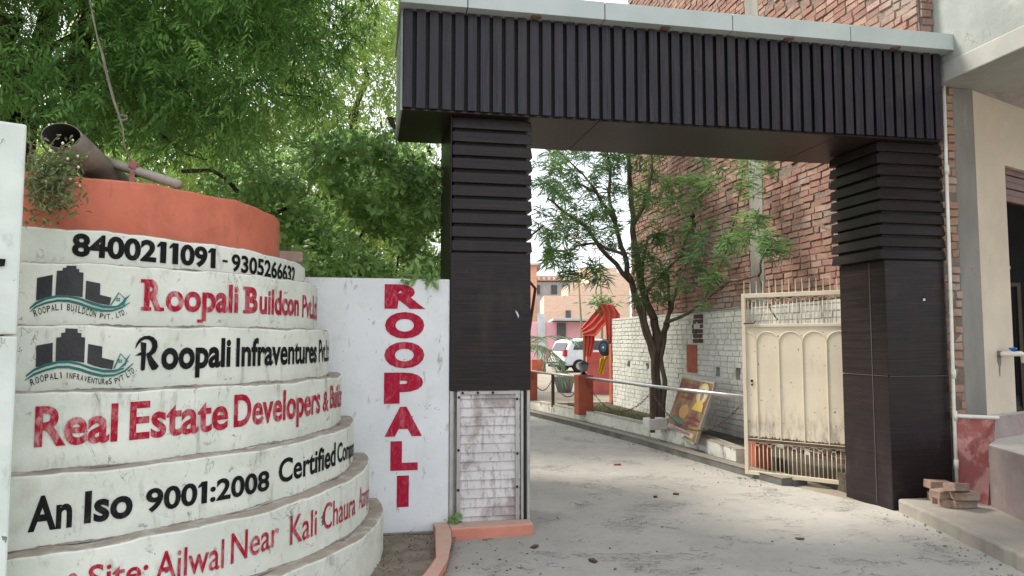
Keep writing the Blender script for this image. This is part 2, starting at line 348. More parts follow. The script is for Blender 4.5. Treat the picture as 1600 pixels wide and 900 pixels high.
bright_leaf = leaf_mat('sunny_leaf', (.22, .34, .08), (.29, .42, .10), (.40, .50, .14), .55)
bush_leaf = leaf_mat('bush_leaf', (.12, .24, .07), (.21, .37, .11), (.36, .52, .19), .5, .36)
ole_leaf = leaf_mat('oleander_leaf', (.065, .145, .06), (.105, .21, .08), (.19, .31, .10), .45, .42)
weed_leaf = leaf_mat('weed_leaf', (.12, .17, .07), (.16, .22, .09), (.22, .26, .11), .4)
palm_leaf = leaf_mat('palm_leaf', (.12, .20, .11), (.16, .25, .14), (.2, .28, .15), .4)
grass_leaf = leaf_mat('grass_leaf', (.08, .10, .035), (.12, .14, .05), (.20, .18, .08), .3)
bark = mk('bark', (.085, .068, .052), (.055, .045, .036), 8, (1, 1, .25), rough=.95, spec=.1, bump=1.0, bscale=25, bdist=.03)
greybark = mk('grey_bark', (.15, .115, .09), (.09, .07, .055), 8, (1, 1, .25), rough=.95, spec=.1, bump=1.0, bscale=30, bdist=.02)
stemm = mk('dry_stem', (.20, .17, .08), (.14, .13, .06), 8, rough=.9, bump=0)
bloom = mk('pale_bloom', (.72, .68, .58), rough=.8, bump=0)

# ---------------------------------------------------------------- lettering helpers
_gc = {}
def _grab(body, bold):
    key = (body, bold)
    if key not in _gc:
        c = bpy.data.curves.new('t', 'FONT'); c.body = body; c.size = 1; c.offset = bold; c.resolution_u = 4
        o = bpy.data.objects.new('t', c); COL.objects.link(o); dg = bpy.context.evaluated_depsgraph_get()
        e = o.evaluated_get(dg); me = e.to_mesh(); me.calc_loop_triangles()
        v = np.array([tuple(q.co)[:2] for q in me.vertices]).reshape(-1, 2); f = [tuple(t.vertices) for t in me.loop_triangles]
        e.to_mesh_clear(); bpy.data.objects.remove(o); bpy.data.curves.remove(c); _gc[key] = (v, f)
    return _gc[key]
def glyphs(s, bold=.018):
    """one word: x runs 0..1 over its width, y is 0 on the baseline and 1 at capital height"""
    h, _ = _grab('H', bold); y0, y1 = h[:, 1].min(), h[:, 1].max(); hw = np.ptp(h[:, 0])
    hh = np.ptp(_grab('HH', bold)[0][:, 0]); V_ = []; F_ = []; x = 0; n = 0
    for ch in s:
        if ch == '1':
            t = .062 + bold; v = np.array([(0, .50), (.0, .575), (.11, .68 + bold), (.11 + 2 * t, .68 + bold), (.11 + 2 * t, -bold), (.11, -bold), (.11, .555)]); f = [(0, 1, 2), (0, 2, 6), (6, 2, 3), (6, 3, 4), (6, 4, 5)]
            v[:, 1] = y0 + (v[:, 1] + bold) / (.68 + 2 * bold) * (y1 - y0); adv = .11 + 2 * t + .10; lo = .02
        else:
            v, f = _grab(ch, bold); a2 = np.ptp(_grab('H' + ch + 'H', bold)[0][:, 0]) - hh
            tri = _grab('H' + ch, bold)[0]; lo = (tri[:, 0].max() - tri[:, 0].min()) - hw - np.ptp(v[:, 0]); v = v.copy(); v[:, 0] -= v[:, 0].min()
            lsb = lo - (hh - 2 * hw) / 2; adv = a2; lo = lsb
        V_.append(v + np.array([x + lo, 0])); F_ += [tuple(i + n for i in t_) for t_ in f]; n += len(v); x += adv
    v = np.concatenate(V_); v[:, 0] = (v[:, 0] - v[:, 0].min()) / np.ptp(v[:, 0]); v[:, 1] = (v[:, 1] - y0) / (y1 - y0)
    return v, F_
def on_drum(th, z, R, off=.004): return (DC[0] + (R + off) * math.cos(th), DC[1] + (R + off) * math.sin(th), z)
def word_drum(mb, R, s, x0, yb0, x1, yb1, yt0, yt1, bold=.018, ital=0):
    v, f = glyphs(s, bold)
    t0, z0 = cyl(x0, yb0, R); t1, z1 = cyl(x1, yb1, R); zt0 = cyl(x0, yt0, R)[1]; zt1 = cyl(x1, yt1, R)[1]
    vs = []
    for x, y in v:
        xx = x + ital * y
        zb = z0 + (z1 - z0) * xx; zt = zt0 + (zt1 - zt0) * xx
        vs.append(on_drum(t0 + (t1 - t0) * xx, zb + (zt - zb) * y, R))
    mb.add(vs, f)
def poly_drum(mb, R, pts, off=.004, n=None):
    """polygon given in photograph pixels, laid on the drum face of radius R"""
    vs = [on_drum(*cyl(px, py, R), R, off) for px, py in pts]; mb.add(vs, [tuple(range(len(vs)))])
def strip_drum(mb, R, top, bot, off=.004):
    vs = [on_drum(*cyl(*q, R), R, off) for q in top] + [on_drum(*cyl(*q, R), R, off) for q in bot]; n = len(top)
    mb.add(vs, [(i, i + 1, n + i + 1, n + i) for i in range(n - 1)])

# ================================================================ GROUND
g = MB(); g.box(-150, 150, -60, 260, -.3, -.012); structure(g.build('ground', ground_m))
redge = [(4.6, -9), (4.3, -2), (4.25, .0), (3.95, 1.1), (3.895, 1.314), (3.793, 1.969), (3.517, 4.827), (2.801, 9.436), (1.2, 15), (-2, 22)]
ledge = [(-8, 22), (-5, 15), (-1.6, 9.4), (-.6, 4.8), (-.35, 1.9), (-.02, .8), (-.02, -.2), (-.15, -.6), (-.22, -1.1), (-.34, -1.5), (-1.2, -3), (-4.0, -4), (-6, -9)]
r = MB(); pl = [tuple(P(a, b)[:2]) for a, b in redge + ledge]
r.prism(pl, -.10, 0); structure(r.build('road', road_m))
# dirt between the stepped drum and the kerb
d = MB(); n = 14
for i in range(n):
    for j in range(n):
        pass
grid = []
nx, ny = 30, 40
xs = np.linspace(-1.75, -.45, nx); ys = np.linspace(3.4, 6.4, ny)
vs = [(x, y, .012 + .025 * (math.sin(x * 9 + y * 5) * .5 + math.sin(x * 23 - y * 17) * .3 + random.random() * .6)) for y in ys for x in xs]
d.add(vs, [(j * nx + i, j * nx + i + 1, (j + 1) * nx + i + 1, (j + 1) * nx + i) for j in range(ny - 1) for i in range(nx - 1)])
structure(d.build('dirt', dirt_m, smooth=True))
# salmon kerb: an arm along the column and an arm turning towards the drum
k = MB()
outer = [(.69, -.19), (.69, -.02)]
poly = [P(*q)[:2] for q in [(-.02, -.235), (.67, -.19), (.68, -.02), (-.02, -.02)]]
k.prism([tuple(q) for q in poly], -.02, .092)
def kp(px, py): return tuple(gz(px, py, .092)[:2])
L_ = [tuple(P(-.14, -.02)[:2]), kp(680, 830), kp(681, 872), kp(672, 886), kp(661, 900), (-.70, 4.4), (-.95, 3.9)]
Rr = [tuple(P(-.022, -.02)[:2]), kp(702.5, 830), kp(703, 847), kp(697, 875), kp(681, 900), (-.60, 4.35), (-.84, 3.82)]
n = len(L_); vs = [(x, y, -.02) for x, y in L_ + Rr] + [(x, y, .092 + random.uniform(-.006, .004)) for x, y in L_ + Rr]
fs = []
for i in range(n - 1):
    fs += [(2 * n + i, 2 * n + n + i, 2 * n + n + i + 1, 2 * n + i + 1), (i, i + 1, 2 * n + i + 1, 2 * n + i), (n + i + 1, n + i, 3 * n + i, 3 * n + i + 1)]
k.add(vs, fs); structure(k.build('kerb', salmon, bevel=.012))

# pavement slab on the right, its step-up and the shop ground
s = MB()
ek = np.array([(4.21, -.03), (4.05, -.75), (3.77, -1.82), (3.3, -3.6), (2.9, -5.2)]); edge = [(float(np.interp(b_, -ek[:, 1], ek[:, 0])), -float(b_)) for b_ in np.linspace(.03, 5.2, 70)]
pts = [P(a + random.uniform(-.012, .012), b)[:2] for a, b in edge] + [P(9, -5.2)[:2], P(9, .3)[:2], P(4.86, .02)[:2], P(4.86, -.03)[:2]]
s.prism([tuple(q) for q in pts], -.05, .118); structure(s.build('pavement', pavement_m, bevel=.02))

# ================================================================ WHITE WALL WITH VERTICAL WORD
w = thing('boundary_wall', 'white plastered wall with a red word painted downwards, beside the dark gateway column', 'wall', P(0, 0), ANG)
b = MB(); b.box(-1.75, -.012, 0, .2, -.05, 2.122); b.build('wall', whitewall, w, bevel=.012)
b = MB(); b.box(-1.3, -.14, -.05, -.002, -.05, .03); b.build('skirting', drainm, w, bevel=.01)
b = MB()
for ch, x0, x1, y0, y1 in [('R', 601, 665, 444.5, 482.6), ('O', 601.5, 663, 487.5, 529), ('O', 600.5, 663, 534, 575.5), ('P', 600, 661, 582, 630.5),
                           ('A', 601, 659.5, 635.5, 681.8), ('L', 610, 652.8, 689, 735), ('I', 620, 638.7, 743, 792)]:
    gv, gf = glyphs(ch, .062); ymin, ymax = gv[:, 1].min(), gv[:, 1].max()
    a0 = onb(x0, (y0 + y1) / 2, -.004)[0]; a1 = onb(x1, (y0 + y1) / 2, -.004)[0]; zt = onb((x0 + x1) / 2, y0, 0)[2]; zb = onb((x0 + x1) / 2, y1, 0)[2]
    b.add([(a0 + (a1 - a0) * x, -.004, zb + (zt - zb) * (y - ymin) / (ymax - ymin)) for x, y in gv], gf)
b.build('lettering', redsolid, w)

# whitewashed pillar at the frame's left
pw = thing('white_pillar', 'whitewashed square pillar with chipped paint closing the left end of the stepped sign', 'pillar', (-2.21, 3.3, 0), R_(35.5))
b = MB(); b.box(-.55, 0, 0, .5, -.05, 1.62); b.box(-.55, -.004, .004, .5, 1.626, 2.585); b.build('shaft', oldwhite, pw, bevel=.01)

_c, _s = math.cos(R_(35.5)), math.sin(R_(35.5)); pts = []
for q in ((0, 404), (9, 405), (7, 416), (0, 420)):
    d_ = ray(*q); nx_, ny_ = -_s, _c; t_ = (nx_ * -2.21 + ny_ * 3.3) / (nx_ * d_[0] + ny_ * d_[1]); w_ = C0 + d_ * t_; pts.append(((w_[0] + 2.21) * _c + (w_[1] - 3.3) * _s, -.0075, w_[2]))
pts[0] = (pts[0][0] - .06, pts[0][1], pts[0][2]); pts[3] = (pts[3][0] - .06, pts[3][1], pts[3][2])
b = MB(); b.add(pts, [(0, 1, 2, 3)]); b.build('painted_mark', blackpaint, pw)
# ================================================================ STEPPED SIGN
sg = thing('stepped_sign', 'round white stepped drum with painted company names, phone numbers and an orange planter on top', 'sign wall', (0, 0, 0))
def tier(R, zl0, zl1, zr0, zr1, name='tier', m=whitewash, full=False):
    th0 = cyl(6, 532, R)[0] if not full else -math.pi
    th1 = R_(28) if not full else math.pi
    if not full:                                       # stop inside the white wall
        while AB((DC[0] + R * math.cos(th1), DC[1] + R * math.sin(th1), 0))[1] > .1: th1 -= .01
    n = 72; b = MB(); vs = []
    for i in range(n + 1):
        th = th0 + (th1 - th0) * i / n; q = min(1, max(0, (math.degrees(th) + 69) / 75.0))
        z0 = zl0 + (zr0 - zl0) * q; z1 = zl1 + (zr1 - zl1) * q + .0045 * math.sin(th * 13 + R * 9) + .003 * math.sin(th * 31 + R * 5) + random.uniform(-.0025, .0025)
        rr = R + .0012 * math.sin(th * 17 + R * 40)
        for r_, z_ in ((rr, z0 - .03), (rr, z1 - .014), (rr - .004, z1 - .005), (rr - .013, z1), (rr - .30, z1 + .004)):
            vs.append((DC[0] + r_ * math.cos(th), DC[1] + r_ * math.sin(th), z_))
    fs = [(i * 5 + j, (i + 1) * 5 + j, (i + 1) * 5 + j + 1, i * 5 + j + 1) for i in range(n) for j in range(4)]
    b.add(vs, fs); return b.build(name, m, sg, smooth=False)
RS = dict(phone=1.54, build=1.635, infra=1.73, estate=1.83, iso=1.93, site=2.05, foot=2.16)
T_or = tier(1.34, 2.18, 2.545, 2.18, 2.53, 'planter_drum', orange, True)
zz_ = lambda px, py, R: cyl(px, py, R)[1]
zb0, zb1 = zz_(35, 408, 1.635), zz_(478, 441, 1.635); zi0, zi1 = zz_(30, 508, 1.73), zz_(492, 515, 1.73)
T_ph = tier(1.54, zb0 - .01, zz_(35, 352, 1.54), zb1 - .01, zz_(466, 412, 1.54))
T_bu = tier(1.635, zi0 - .01, zb0, zi1 - .01, zb1)
T_in = tier(1.73, 1.345, zi0, 1.338, zi1)
T_re = tier(1.83, .953, 1.342, .988, 1.337)
T_is = tier(1.93, .60, .953, .69, .988)
T_si = tier(2.05, .285, .60, .315, .69)
T_ft = tier(2.16, -.03, .285, -.03, .318)
soil = MB(); soil.lathe([(1.2, 2.40), (1.2, 2.45), (.6, 2.52), (.1, 2.55)], (DC[0], DC[1], 0), 40); soil.build('planter_soil', soil_m, sg)

dustm = mk('settled_dust', (.31, .26, .21), (.22, .185, .15), 9, rough=.95, bump=.6, bscale=30)
for tr_, Rin, zl, zr in ((T_bu, 1.54, zb0, zb1), (T_in, 1.635, zi0, zi1), (T_re, 1.73, 1.342, 1.337), (T_is, 1.83, .953, .988), (T_si, 1.93, .60, .69), (T_ft, 2.05, .285, .318)):
    mb = MB(); vs = []; t0, t1 = cyl(6, 532, Rin)[0], R_(20); nn_ = 150
    for i in range(nn_ + 1):
        th = t0 + (t1 - t0) * i / nn_; q = min(1, max(0, (math.degrees(th) + 69) / 75)); z = zl + (zr - zl) * q
        w_ = max(.003, .011 + .008 * math.sin(i * .37 + Rin * 20) + random.uniform(-.006, .006)); hgt = max(.002, .006 + .005 * math.sin(i * .23 + Rin * 9) + random.uniform(-.004, .004))
        for r_, z_ in ((Rin - .01, z + hgt), (Rin + .004, z + hgt), (Rin + w_, z + .003)): vs.append((DC[0] + r_ * math.cos(th), DC[1] + r_ * math.sin(th), z_))
    mb.add(vs, [(i * 3 + j, i * 3 + 3 + j, i * 3 + 4 + j, i * 3 + 1 + j) for i in range(nn_) for j in range(2)]); mb.build('dust_line', dustm, tr_)
def letters(tier_o, m, fn, name='lettering'):
    mb = MB(); fn(mb); o = mb.build(name, m, tier_o)
R = RS['phone']
def f(mb):
    word_drum(mb, R, '8400211091', 112, 400, 336, 419.5, 364, 388.5, .038)
    word_drum(mb, R, '-', 347, 413.5, 355, 414.5, 396, 397, .03)
    word_drum(mb, R, '9305266632', 361, 423.5, 460, 442.5, 396.5, 418, .028)
letters(T_ph, blackpaint, f)
R = RS['build']
def serif_bar(mb, R, x0, x1, yt0, yt1, h):
    poly_drum(mb, R, [(x0, yt0), (x1, yt1), (x1, yt1 + h), (x0, yt0 + h)], .0052)
def f(mb):
    word_drum(mb, R, 'R', 224, 485.5, 253, 486.5, 436, 438, .05)
    word_drum(mb, R, 'oopali', 258, 486.5, 371.5, 489, 440, 445.5, .03)
    word_drum(mb, R, 'B', 382, 489, 402, 490, 447.5, 449.5, .045)
    word_drum(mb, R, 'uildcon', 404.5, 490.5, 466, 494, 450, 458, .03)
    word_drum(mb, R, 'Pvt.Ltd.', 471.5, 496, 494.6, 500, 460.5, 463, .02)
    for x0, x1, y in ((220, 238, 436), (220, 236, 479.5), (241, 256, 480), ):
        serif_bar(mb, R, x0, x1, y, y + .6, 5.5)
    serif_bar(mb, R, 379.5, 389, 447.6, 448.2, 5); serif_bar(mb, R, 379, 389, 484.4, 485, 5); serif_bar(mb, R, 307.5, 316, 499, 499.4, 5)
letters(T_bu, redpaint, f)
R = RS['infra']
def f(mb):
    # swash R: stem, crescent bowl and leg
    poly_drum(mb, R, [(219.5, 534), (228.5, 536), (227.8, 553), (226, 577.5), (222, 579.5), (219.4, 577), (220.5, 556)])
    top = [(210.8, 545), (213, 536), (218, 529), (225, 525), (233, 524.4), (240, 527), (245, 533), (246, 542), (243, 550), (237, 555), (230, 558)]
    bot = [(212.5, 543.5), (216, 538), (220.5, 533), (226, 530.2), (231.5, 530.5), (235.5, 533.5), (237.2, 538), (237, 543), (235, 547.5), (232, 550.5), (229, 552)]
    strip_drum(mb, R, top, bot, .0048)
    poly_drum(mb, R, [(228, 553), (235, 553.5), (240, 562), (248, 572), (243, 577.5), (237, 578.5), (232, 569)], .0056)
    poly_drum(mb, R, [(210.5, 556), (217, 551.5), (221, 550), (222, 555), (217, 555.5)], .0052)
    word_drum(mb, R, 'oopali', 251, 578, 359.5, 573, 529, 528, .035)
    word_drum(mb, R, 'Infraventures', 368, 573, 494, 566.5, 528, 530.5, .028)
    word_drum(mb, R, 'Pvt.Ltd.', 497.5, 566, 514, 563.5, 530.5, 531.5, .015)
letters(T_in, blackpaint, f)
R = RS['estate']
def f(mb):
    word_drum(mb, R, 'Real', 53, 699, 183, 689.5, 635, 630, .028)
    word_drum(mb, R, 'Estate', 201.5, 688, 355.5, 670, 628, 617, .022)
    word_drum(mb, R, 'Developers', 364.5, 668, 499.5, 645, 617, 602, .024)
    word_drum(mb, R, '&', 503.5, 643.5, 512.5, 641.5, 612, 610, .025)
    word_drum(mb, R, 'Builders', 515, 638.5, 534, 634, 602.5, 599.5, .02)
letters(T_re, redpaint, f)
R = RS['iso']
def f(mb):
    word_drum(mb, R, 'An', 43, 832, 112, 823.5, 777, 769, .03, .0)
    word_drum(mb, R, 'Iso', 131, 818, 206.5, 807.5, 768, 757, .03)
    word_drum(mb, R, '9001:2008', 227, 801, 420, 765.5, 764.5, 734.5, .028)
    word_drum(mb, R, 'Certified', 434.5, 755.5, 523.5, 727, 718.5, 691, .022)
    word_drum(mb, R, 'Company', 526.5, 723.5, 555, 709.5, 692.5, 683, .02)
letters(T_is, blackpaint, f)
R = RS['site']
def f(mb):
    word_drum(mb, R, 'e', 102, 931, 122, 927, 881, 878, .012)
    word_drum(mb, R, 'Site:', 137, 925, 231, 909, 884, 869, .012)
    word_drum(mb, R, 'Ailwal', 242, 908, 349, 887, 864, 842, .008)
    word_drum(mb, R, 'Near', 360, 881.5, 435, 851, 834, 811, .008)
    word_drum(mb, R, 'Kali', 452.5, 852, 494, 835, 806.5, 795, .006)
    word_drum(mb, R, 'Chaura', 504, 829, 554.5, 803, 788, 768, .006)
    word_drum(mb, R, 'Azamgarh', 560.5, 796, 579.5, 782, 762, 752, .0)
letters(T_si, redpaint, f)

def emblem(tier_o, R, conv, words, bl, parts):
    """painted emblem: three black towers over a green wave with a small roof, and lettering under the wave"""
    mb = MB()
    for pol in parts['towers']: poly_drum(mb, R, [conv(*q) for q in pol])
    mb.build('emblem', emblack, tier_o)
    mg = MB()
    for i, (top, bot) in enumerate(parts['waves']): strip_drum(mg, R, [conv(*q) for q in top], [conv(*q) for q in bot], .0052 + i * .0006)
    for pol in parts['green']: poly_drum(mg, R, [conv(*q) for q in pol], .0062)
    mg.build('emblem_wave', emgreen, tier_o)
    ml = MB(); bx = [q[0] for q in bl]; by = [q[1] for q in bl]
    for s_, x0, x1, h in words:
        for i, chs in enumerate(s_):
            gv, gf = glyphs(chs, .008 if chs != '.' else .02); wch = (x1 - x0) / len(s_); cx0 = x0 + i * wch
            wd = wch * (.78 if chs not in 'I.1' else .22); cx0 += (wch * .8 - wd) / 2
            cm = cx0 + wd / 2; sl = (np.interp(cm + 12, bx, by) - np.interp(cm - 12, bx, by)) / 24; yb = np.interp(cm, bx, by)
            if chs == '.': ymx = gv[:, 1].max()
            pts = []
            for x, y in gv:
                X = cx0 + wd * x; pts.append((X + sl * y * h * .6, yb + sl * (X - cm) - y * h))
            ml.add([on_drum(*cyl(*conv(*q), R), R, .004) for q in pts], gf)
    ml.build('emblem_lettering', blackpaint, tier_o)
cv = lambda x, y: (x / 3.215, 340 + y / 3.215)
emblem(T_bu, RS['build'], cv, [('ROOPALI', 175, 322, 32), ('BUILDCON', 336, 484, 33), ('PVT.', 500, 575, 26), ('LTD.', 585, 645, 26)],
    [(170, 502), (200, 488), (245, 474), (300, 464), (345, 467), (400, 480), (460, 497), (520, 510), (560, 510), (600, 500), (645, 478)],
    dict(towers=[[(187, 303), (266, 287), (261, 400), (220, 405), (181, 418)],
                 [(286, 268), (315, 266), (316, 253), (334, 251), (335, 241), (384, 243), (385, 258), (398, 259), (398, 274), (420, 277), (415, 400), (340, 390), (278, 391)],
                 [(433, 317), (504, 331), (502, 388), (560, 402), (549, 440), (500, 432), (460, 420), (428, 408)]],
         waves=[([(150, 452), (180, 424), (225, 402), (290, 389), (345, 391), (400, 402), (460, 424), (520, 441), (570, 444), (605, 440)],
                 [(152, 460), (185, 436), (230, 414), (290, 401), (345, 402), (400, 414), (460, 438), (520, 455), (570, 456), (607, 446)]),
                ([(149, 474), (180, 444), (230, 424), (290, 411), (345, 412), (400, 425), (460, 448), (520, 463), (565, 462), (610, 448), (650, 425)],
                 [(151, 475), (185, 452), (232, 434), (290, 423), (345, 425), (400, 440), (455, 461), (510, 474), (560, 473), (612, 456), (652, 428)])],
         green=[[(552, 440), (594, 377), (598, 381), (559, 441)], [(594, 377), (598, 377), (632, 410), (629, 413)], [(655, 386), (634, 412), (622, 440), (584, 446), (612, 424), (625, 405)],
                [(584, 402), (592, 403), (592, 410), (584, 409)], [(595, 403), (603, 404), (603, 411), (595, 410)], [(583, 412), (591, 413), (591, 420), (583, 419)], [(594, 413), (602, 414), (602, 421), (594, 420)]]))
emblem(T_in, RS['infra'], cv, [('ROOPALI', 158, 322, 32), ('INFRAVENTUReS', 330, 566, 29), ('PVT', 578, 628, 27), ('LTD.', 640, 692, 26)],
    [(150, 850), (180, 836), (220, 822), (270, 812), (330, 806), (380, 812), (430, 824), (480, 836), (540, 838), (590, 832), (640, 806), (690, 766)],
    dict(towers=[[(183, 643), (266, 628), (264, 735), (220, 741), (180, 752)],
                 [(283, 603), (307, 600), (308, 580), (328, 577), (329, 556), (390, 559), (391, 578), (410, 580), (409, 600), (428, 602), (423, 729), (350, 718), (279, 722)],
                 [(443, 634), (514, 648), (512, 704), (573, 718), (563, 762), (510, 755), (470, 744), (438, 732)]],
         waves=[([(130, 792), (170, 760), (225, 736), (290, 720), (345, 718), (400, 730), (460, 750), (520, 764), (575, 764), (620, 752)],
                 [(133, 800), (175, 770), (230, 749), (290, 733), (345, 731), (400, 742), (460, 764), (520, 779), (575, 778), (622, 760)]),
                ([(124, 817), (170, 782), (230, 760), (290, 744), (345, 743), (400, 755), (460, 775), (520, 788), (575, 786), (625, 765), (668, 730)],
                 [(126, 819), (175, 793), (232, 771), (290, 757), (345, 757), (400, 770), (455, 789), (510, 801), (570, 798), (628, 775), (670, 733)])],
         green=[[(568, 758), (602, 684), (606, 688), (576, 759)], [(602, 684), (606, 683), (645, 722), (642, 726)], [(658, 680), (640, 712), (630, 742), (592, 760), (622, 732), (634, 708)],
                [(594, 711), (602, 712), (602, 719), (594, 718)], [(605, 712), (613, 713), (613, 720), (605, 719)], [(593, 721), (601, 722), (601, 729), (593, 728)], [(604, 722), (612, 723), (612, 730), (604, 729)]]))

# ================================================================ GATEWAY
gw = thing('entrance_gateway', 'dark ribbed portal with pale cap spanning the lane between two clad columns', 'gateway', P(0, 0), ANG)
def slat_ring(mb, a0, a1, b0, b1, z0, z1, n, out=.03, left=True):
    """level slats wrapped round a column, each leaning out a little at its foot"""
    p = (z1 - z0) / n
    for i in range(n):
        j = random.uniform(-.003, .003); zl = z0 + i * p + .004 + random.uniform(-.003, .003); zh = zl + p * .76
        l0 = out + j if left else 0; q = out * .72; l1 = q if left else 0; tw = random.uniform(-.003, .003)
        lo = [(a0 - l0, b0 - out - j), (a1 + out + j, b0 - out - j + tw), (a1 + out + j, b1 + out), (a0 - l0, b1 + out)]
        hi = [(a0 - l1, b0 - q), (a1 + q, b0 - q + tw), (a1 + q, b1 + q), (a0 - l1, b1 + q)]
        mb.prism(lo, zl, zh, hi)
# left column
b = MB(); b.box(0.02, .66, .03, .83, 2.35, 3.558); b.build('column_core', groove, gw)
b = MB(); slat_ring(b, .002, .675, .02, .84, 2.365, 3.555, 10, .032, False); b.build('slat_cladding', lam_h, gw, bevel=.004)
b = MB(); b.box(-.008, .69, -.012, .85, 1.178, 2.35); b.box(-.012, -.0005, -.008, .86, 2.352, 3.556); b.build('column_panel', lam_h, gw, bevel=.004)
cb = MB()
for i in range(15):
    z = .05 + i * .0755; t_ = random.uniform(0, .006)
    cb.add([(.055, .012 - t_, z), (.60, .012 - t_, z), (.60, .022, z + .0735), (.055, .022, z + .0735), (.055, .08, z), (.60, .08, z), (.60, .08, z + .0735), (.055, .08, z + .0735)],
           [(0, 1, 2, 3), (3, 2, 6, 7), (1, 5, 6, 2), (0, 3, 7, 4), (0, 4, 5, 1)])
cb.box(.02, .64, .082, .80, .0, 1.176); base = cb.build('column_base', peeling, gw)
b = MB(); b.box(.052, .083, -.004, .010, .07, 1.165); b.box(.556, .589, -.004, .010, .07, 1.165); b.box(.10, .585, -.012, .004, .045, .085)
b.box(-.008, .018, -.006, .03, .0, 1.172); b.box(.012, .03, .02, .06, .03, 1.17); b.box(.605, .628, .004, .03, .03, 1.17); b.box(.658, .684, -.002, .035, .02, 1.172)
b.box(.07, .60, -.002, .008, 1.142, 1.17); b.build('aluminium_strip', alu, gw, bevel=.002)
for q in ((.066, .35), (.068, .68), (.57, .36), (.572, .64), (.57, 1.1), (.07, 1.12), (.1, 1.157), (.23, 1.157), (.36, 1.157)):
    b = MB(); b.lathe([(.011, -.012), (.011, -.002)], (q[0], 0, q[1]), 8, axis='y'); b.build('screw', groove, gw)
b = MB(); b.box(.632, .652, .01, .78, .02, 1.17); b.build('dark_gap', groove, gw)
# right column
b = MB(); b.box(4.19, 4.83, .02, .70, 2.38, 3.565); b.build('column_core', groove, gw)
b = MB(); slat_ring(b, 4.168, 4.835, .015, .715, 2.385, 3.555, 10, .032); b.build('slat_cladding', lam_h, gw, bevel=.004)
b = MB(); b.box(4.19, 4.845, .004, .70, 1.262, 2.376); b.box(4.19, 4.847, .002, .70, -.02, 1.256); b.build('column_panel', lam_h, gw, bevel=.005)
b = MB(); b.box(4.184, 4.1875, .22, .226, .02, 2.37); b.box(4.184, 4.1875, .006, .66, 1.257, 1.262); b.box(4.20, 4.84, -.003, .0, 1.256, 1.2615); b.build('panel_seam', mk('pale_seam', (.11, .10, .10), rough=.5, bump=0), gw)
b = MB()
for q in ((4.60, 1.985, .02, .022),): b.box(q[0], q[0] + q[2], -.004, .003, q[1], q[1] + q[3])
b.build('sticker_scrap', mk('pale_sticker', (.55, .62, .68), rough=.5, bump=0), gw)
b = MB(); pts = [(.552, 1.86), (.572, 1.845), (.585, 1.815), (.580, 1.79), (.574, 1.81), (.560, 1.838)]
b.ext(pts, (0, -.0125, 0), (1, 0, 0), (0, 0, 1), (0, -1, 0), .002); b.build('sticker_scrap', bpy.data.materials['pale_sticker'], gw)
# beam
b = MB(); b.box(-.43, 4.81, -.085, .93, 3.565, 4.41); b.build('beam_core', groove, gw)
b = MB(); b2 = MB(); nsl = 48; p = 5.25 / nsl
for i in range(nsl):
    x0 = -.435 + i * p + .004; x1 = x0 + p * .70; j = random.uniform(-.004, .004); zz = 3.553 + random.uniform(-.0025, .0025)
    tw = random.uniform(-.003, .003); b.prism([(x0, -.124 + j), (x1, -.124 + j + tw), (x1, -.138 + j + tw), (x0, -.138 + j)], zz, 4.405 - random.uniform(0, .006))
    b2.box(x0 + .016, x1 - .012, -.124 + .006, -.084, zz + .01, 4.40)
b.build('beam_slats', lam_v, gw, bevel=.0025); b2.build('slat_battens', groove, gw)
b = MB()
for a0, a1 in ((-.43, 1.296), (1.302, 3.69), (3.696, 4.81)): b.box(a0, a1, -.082, .945, 3.545, 3.563)
b.build('soffit', soffit_m, gw, bevel=.002)
b = MB(); b.box(-.452, -.434, -.09, .945, 3.54, 4.41); b.build('end_panel', alu_cap, gw, bevel=.002)
b = MB()
js = [-.47, .100, 1.314, 2.530, 3.735, 4.875]
for j0, j1 in zip(js[:-1], js[1:]): b.box(j0 + .004, j1 - .004, -.235, 1.0, 4.412, 4.572)
b.build('cap_panel', alu_cap, gw, bevel=.003)
b = MB(); b.box(-.46, 4.86, -.225, .98, 4.42, 4.56); b.build('cap_core', groove, gw)
rustcol = mk('rusted_fitting', (.22, .15, .11), (.14, .09, .07), 20, rough=.7)
for q in [(.707), (1.902), (3.126), (4.258)]:
    b = MB(); b.lathe([(.045, 4.403), (.048, 4.412)], (q, -.175, 0), 16); b.lathe([(.03, 4.398), (.03, 4.404)], (q, -.175, 0), 12); b.build('cap_light', rustcol, gw)

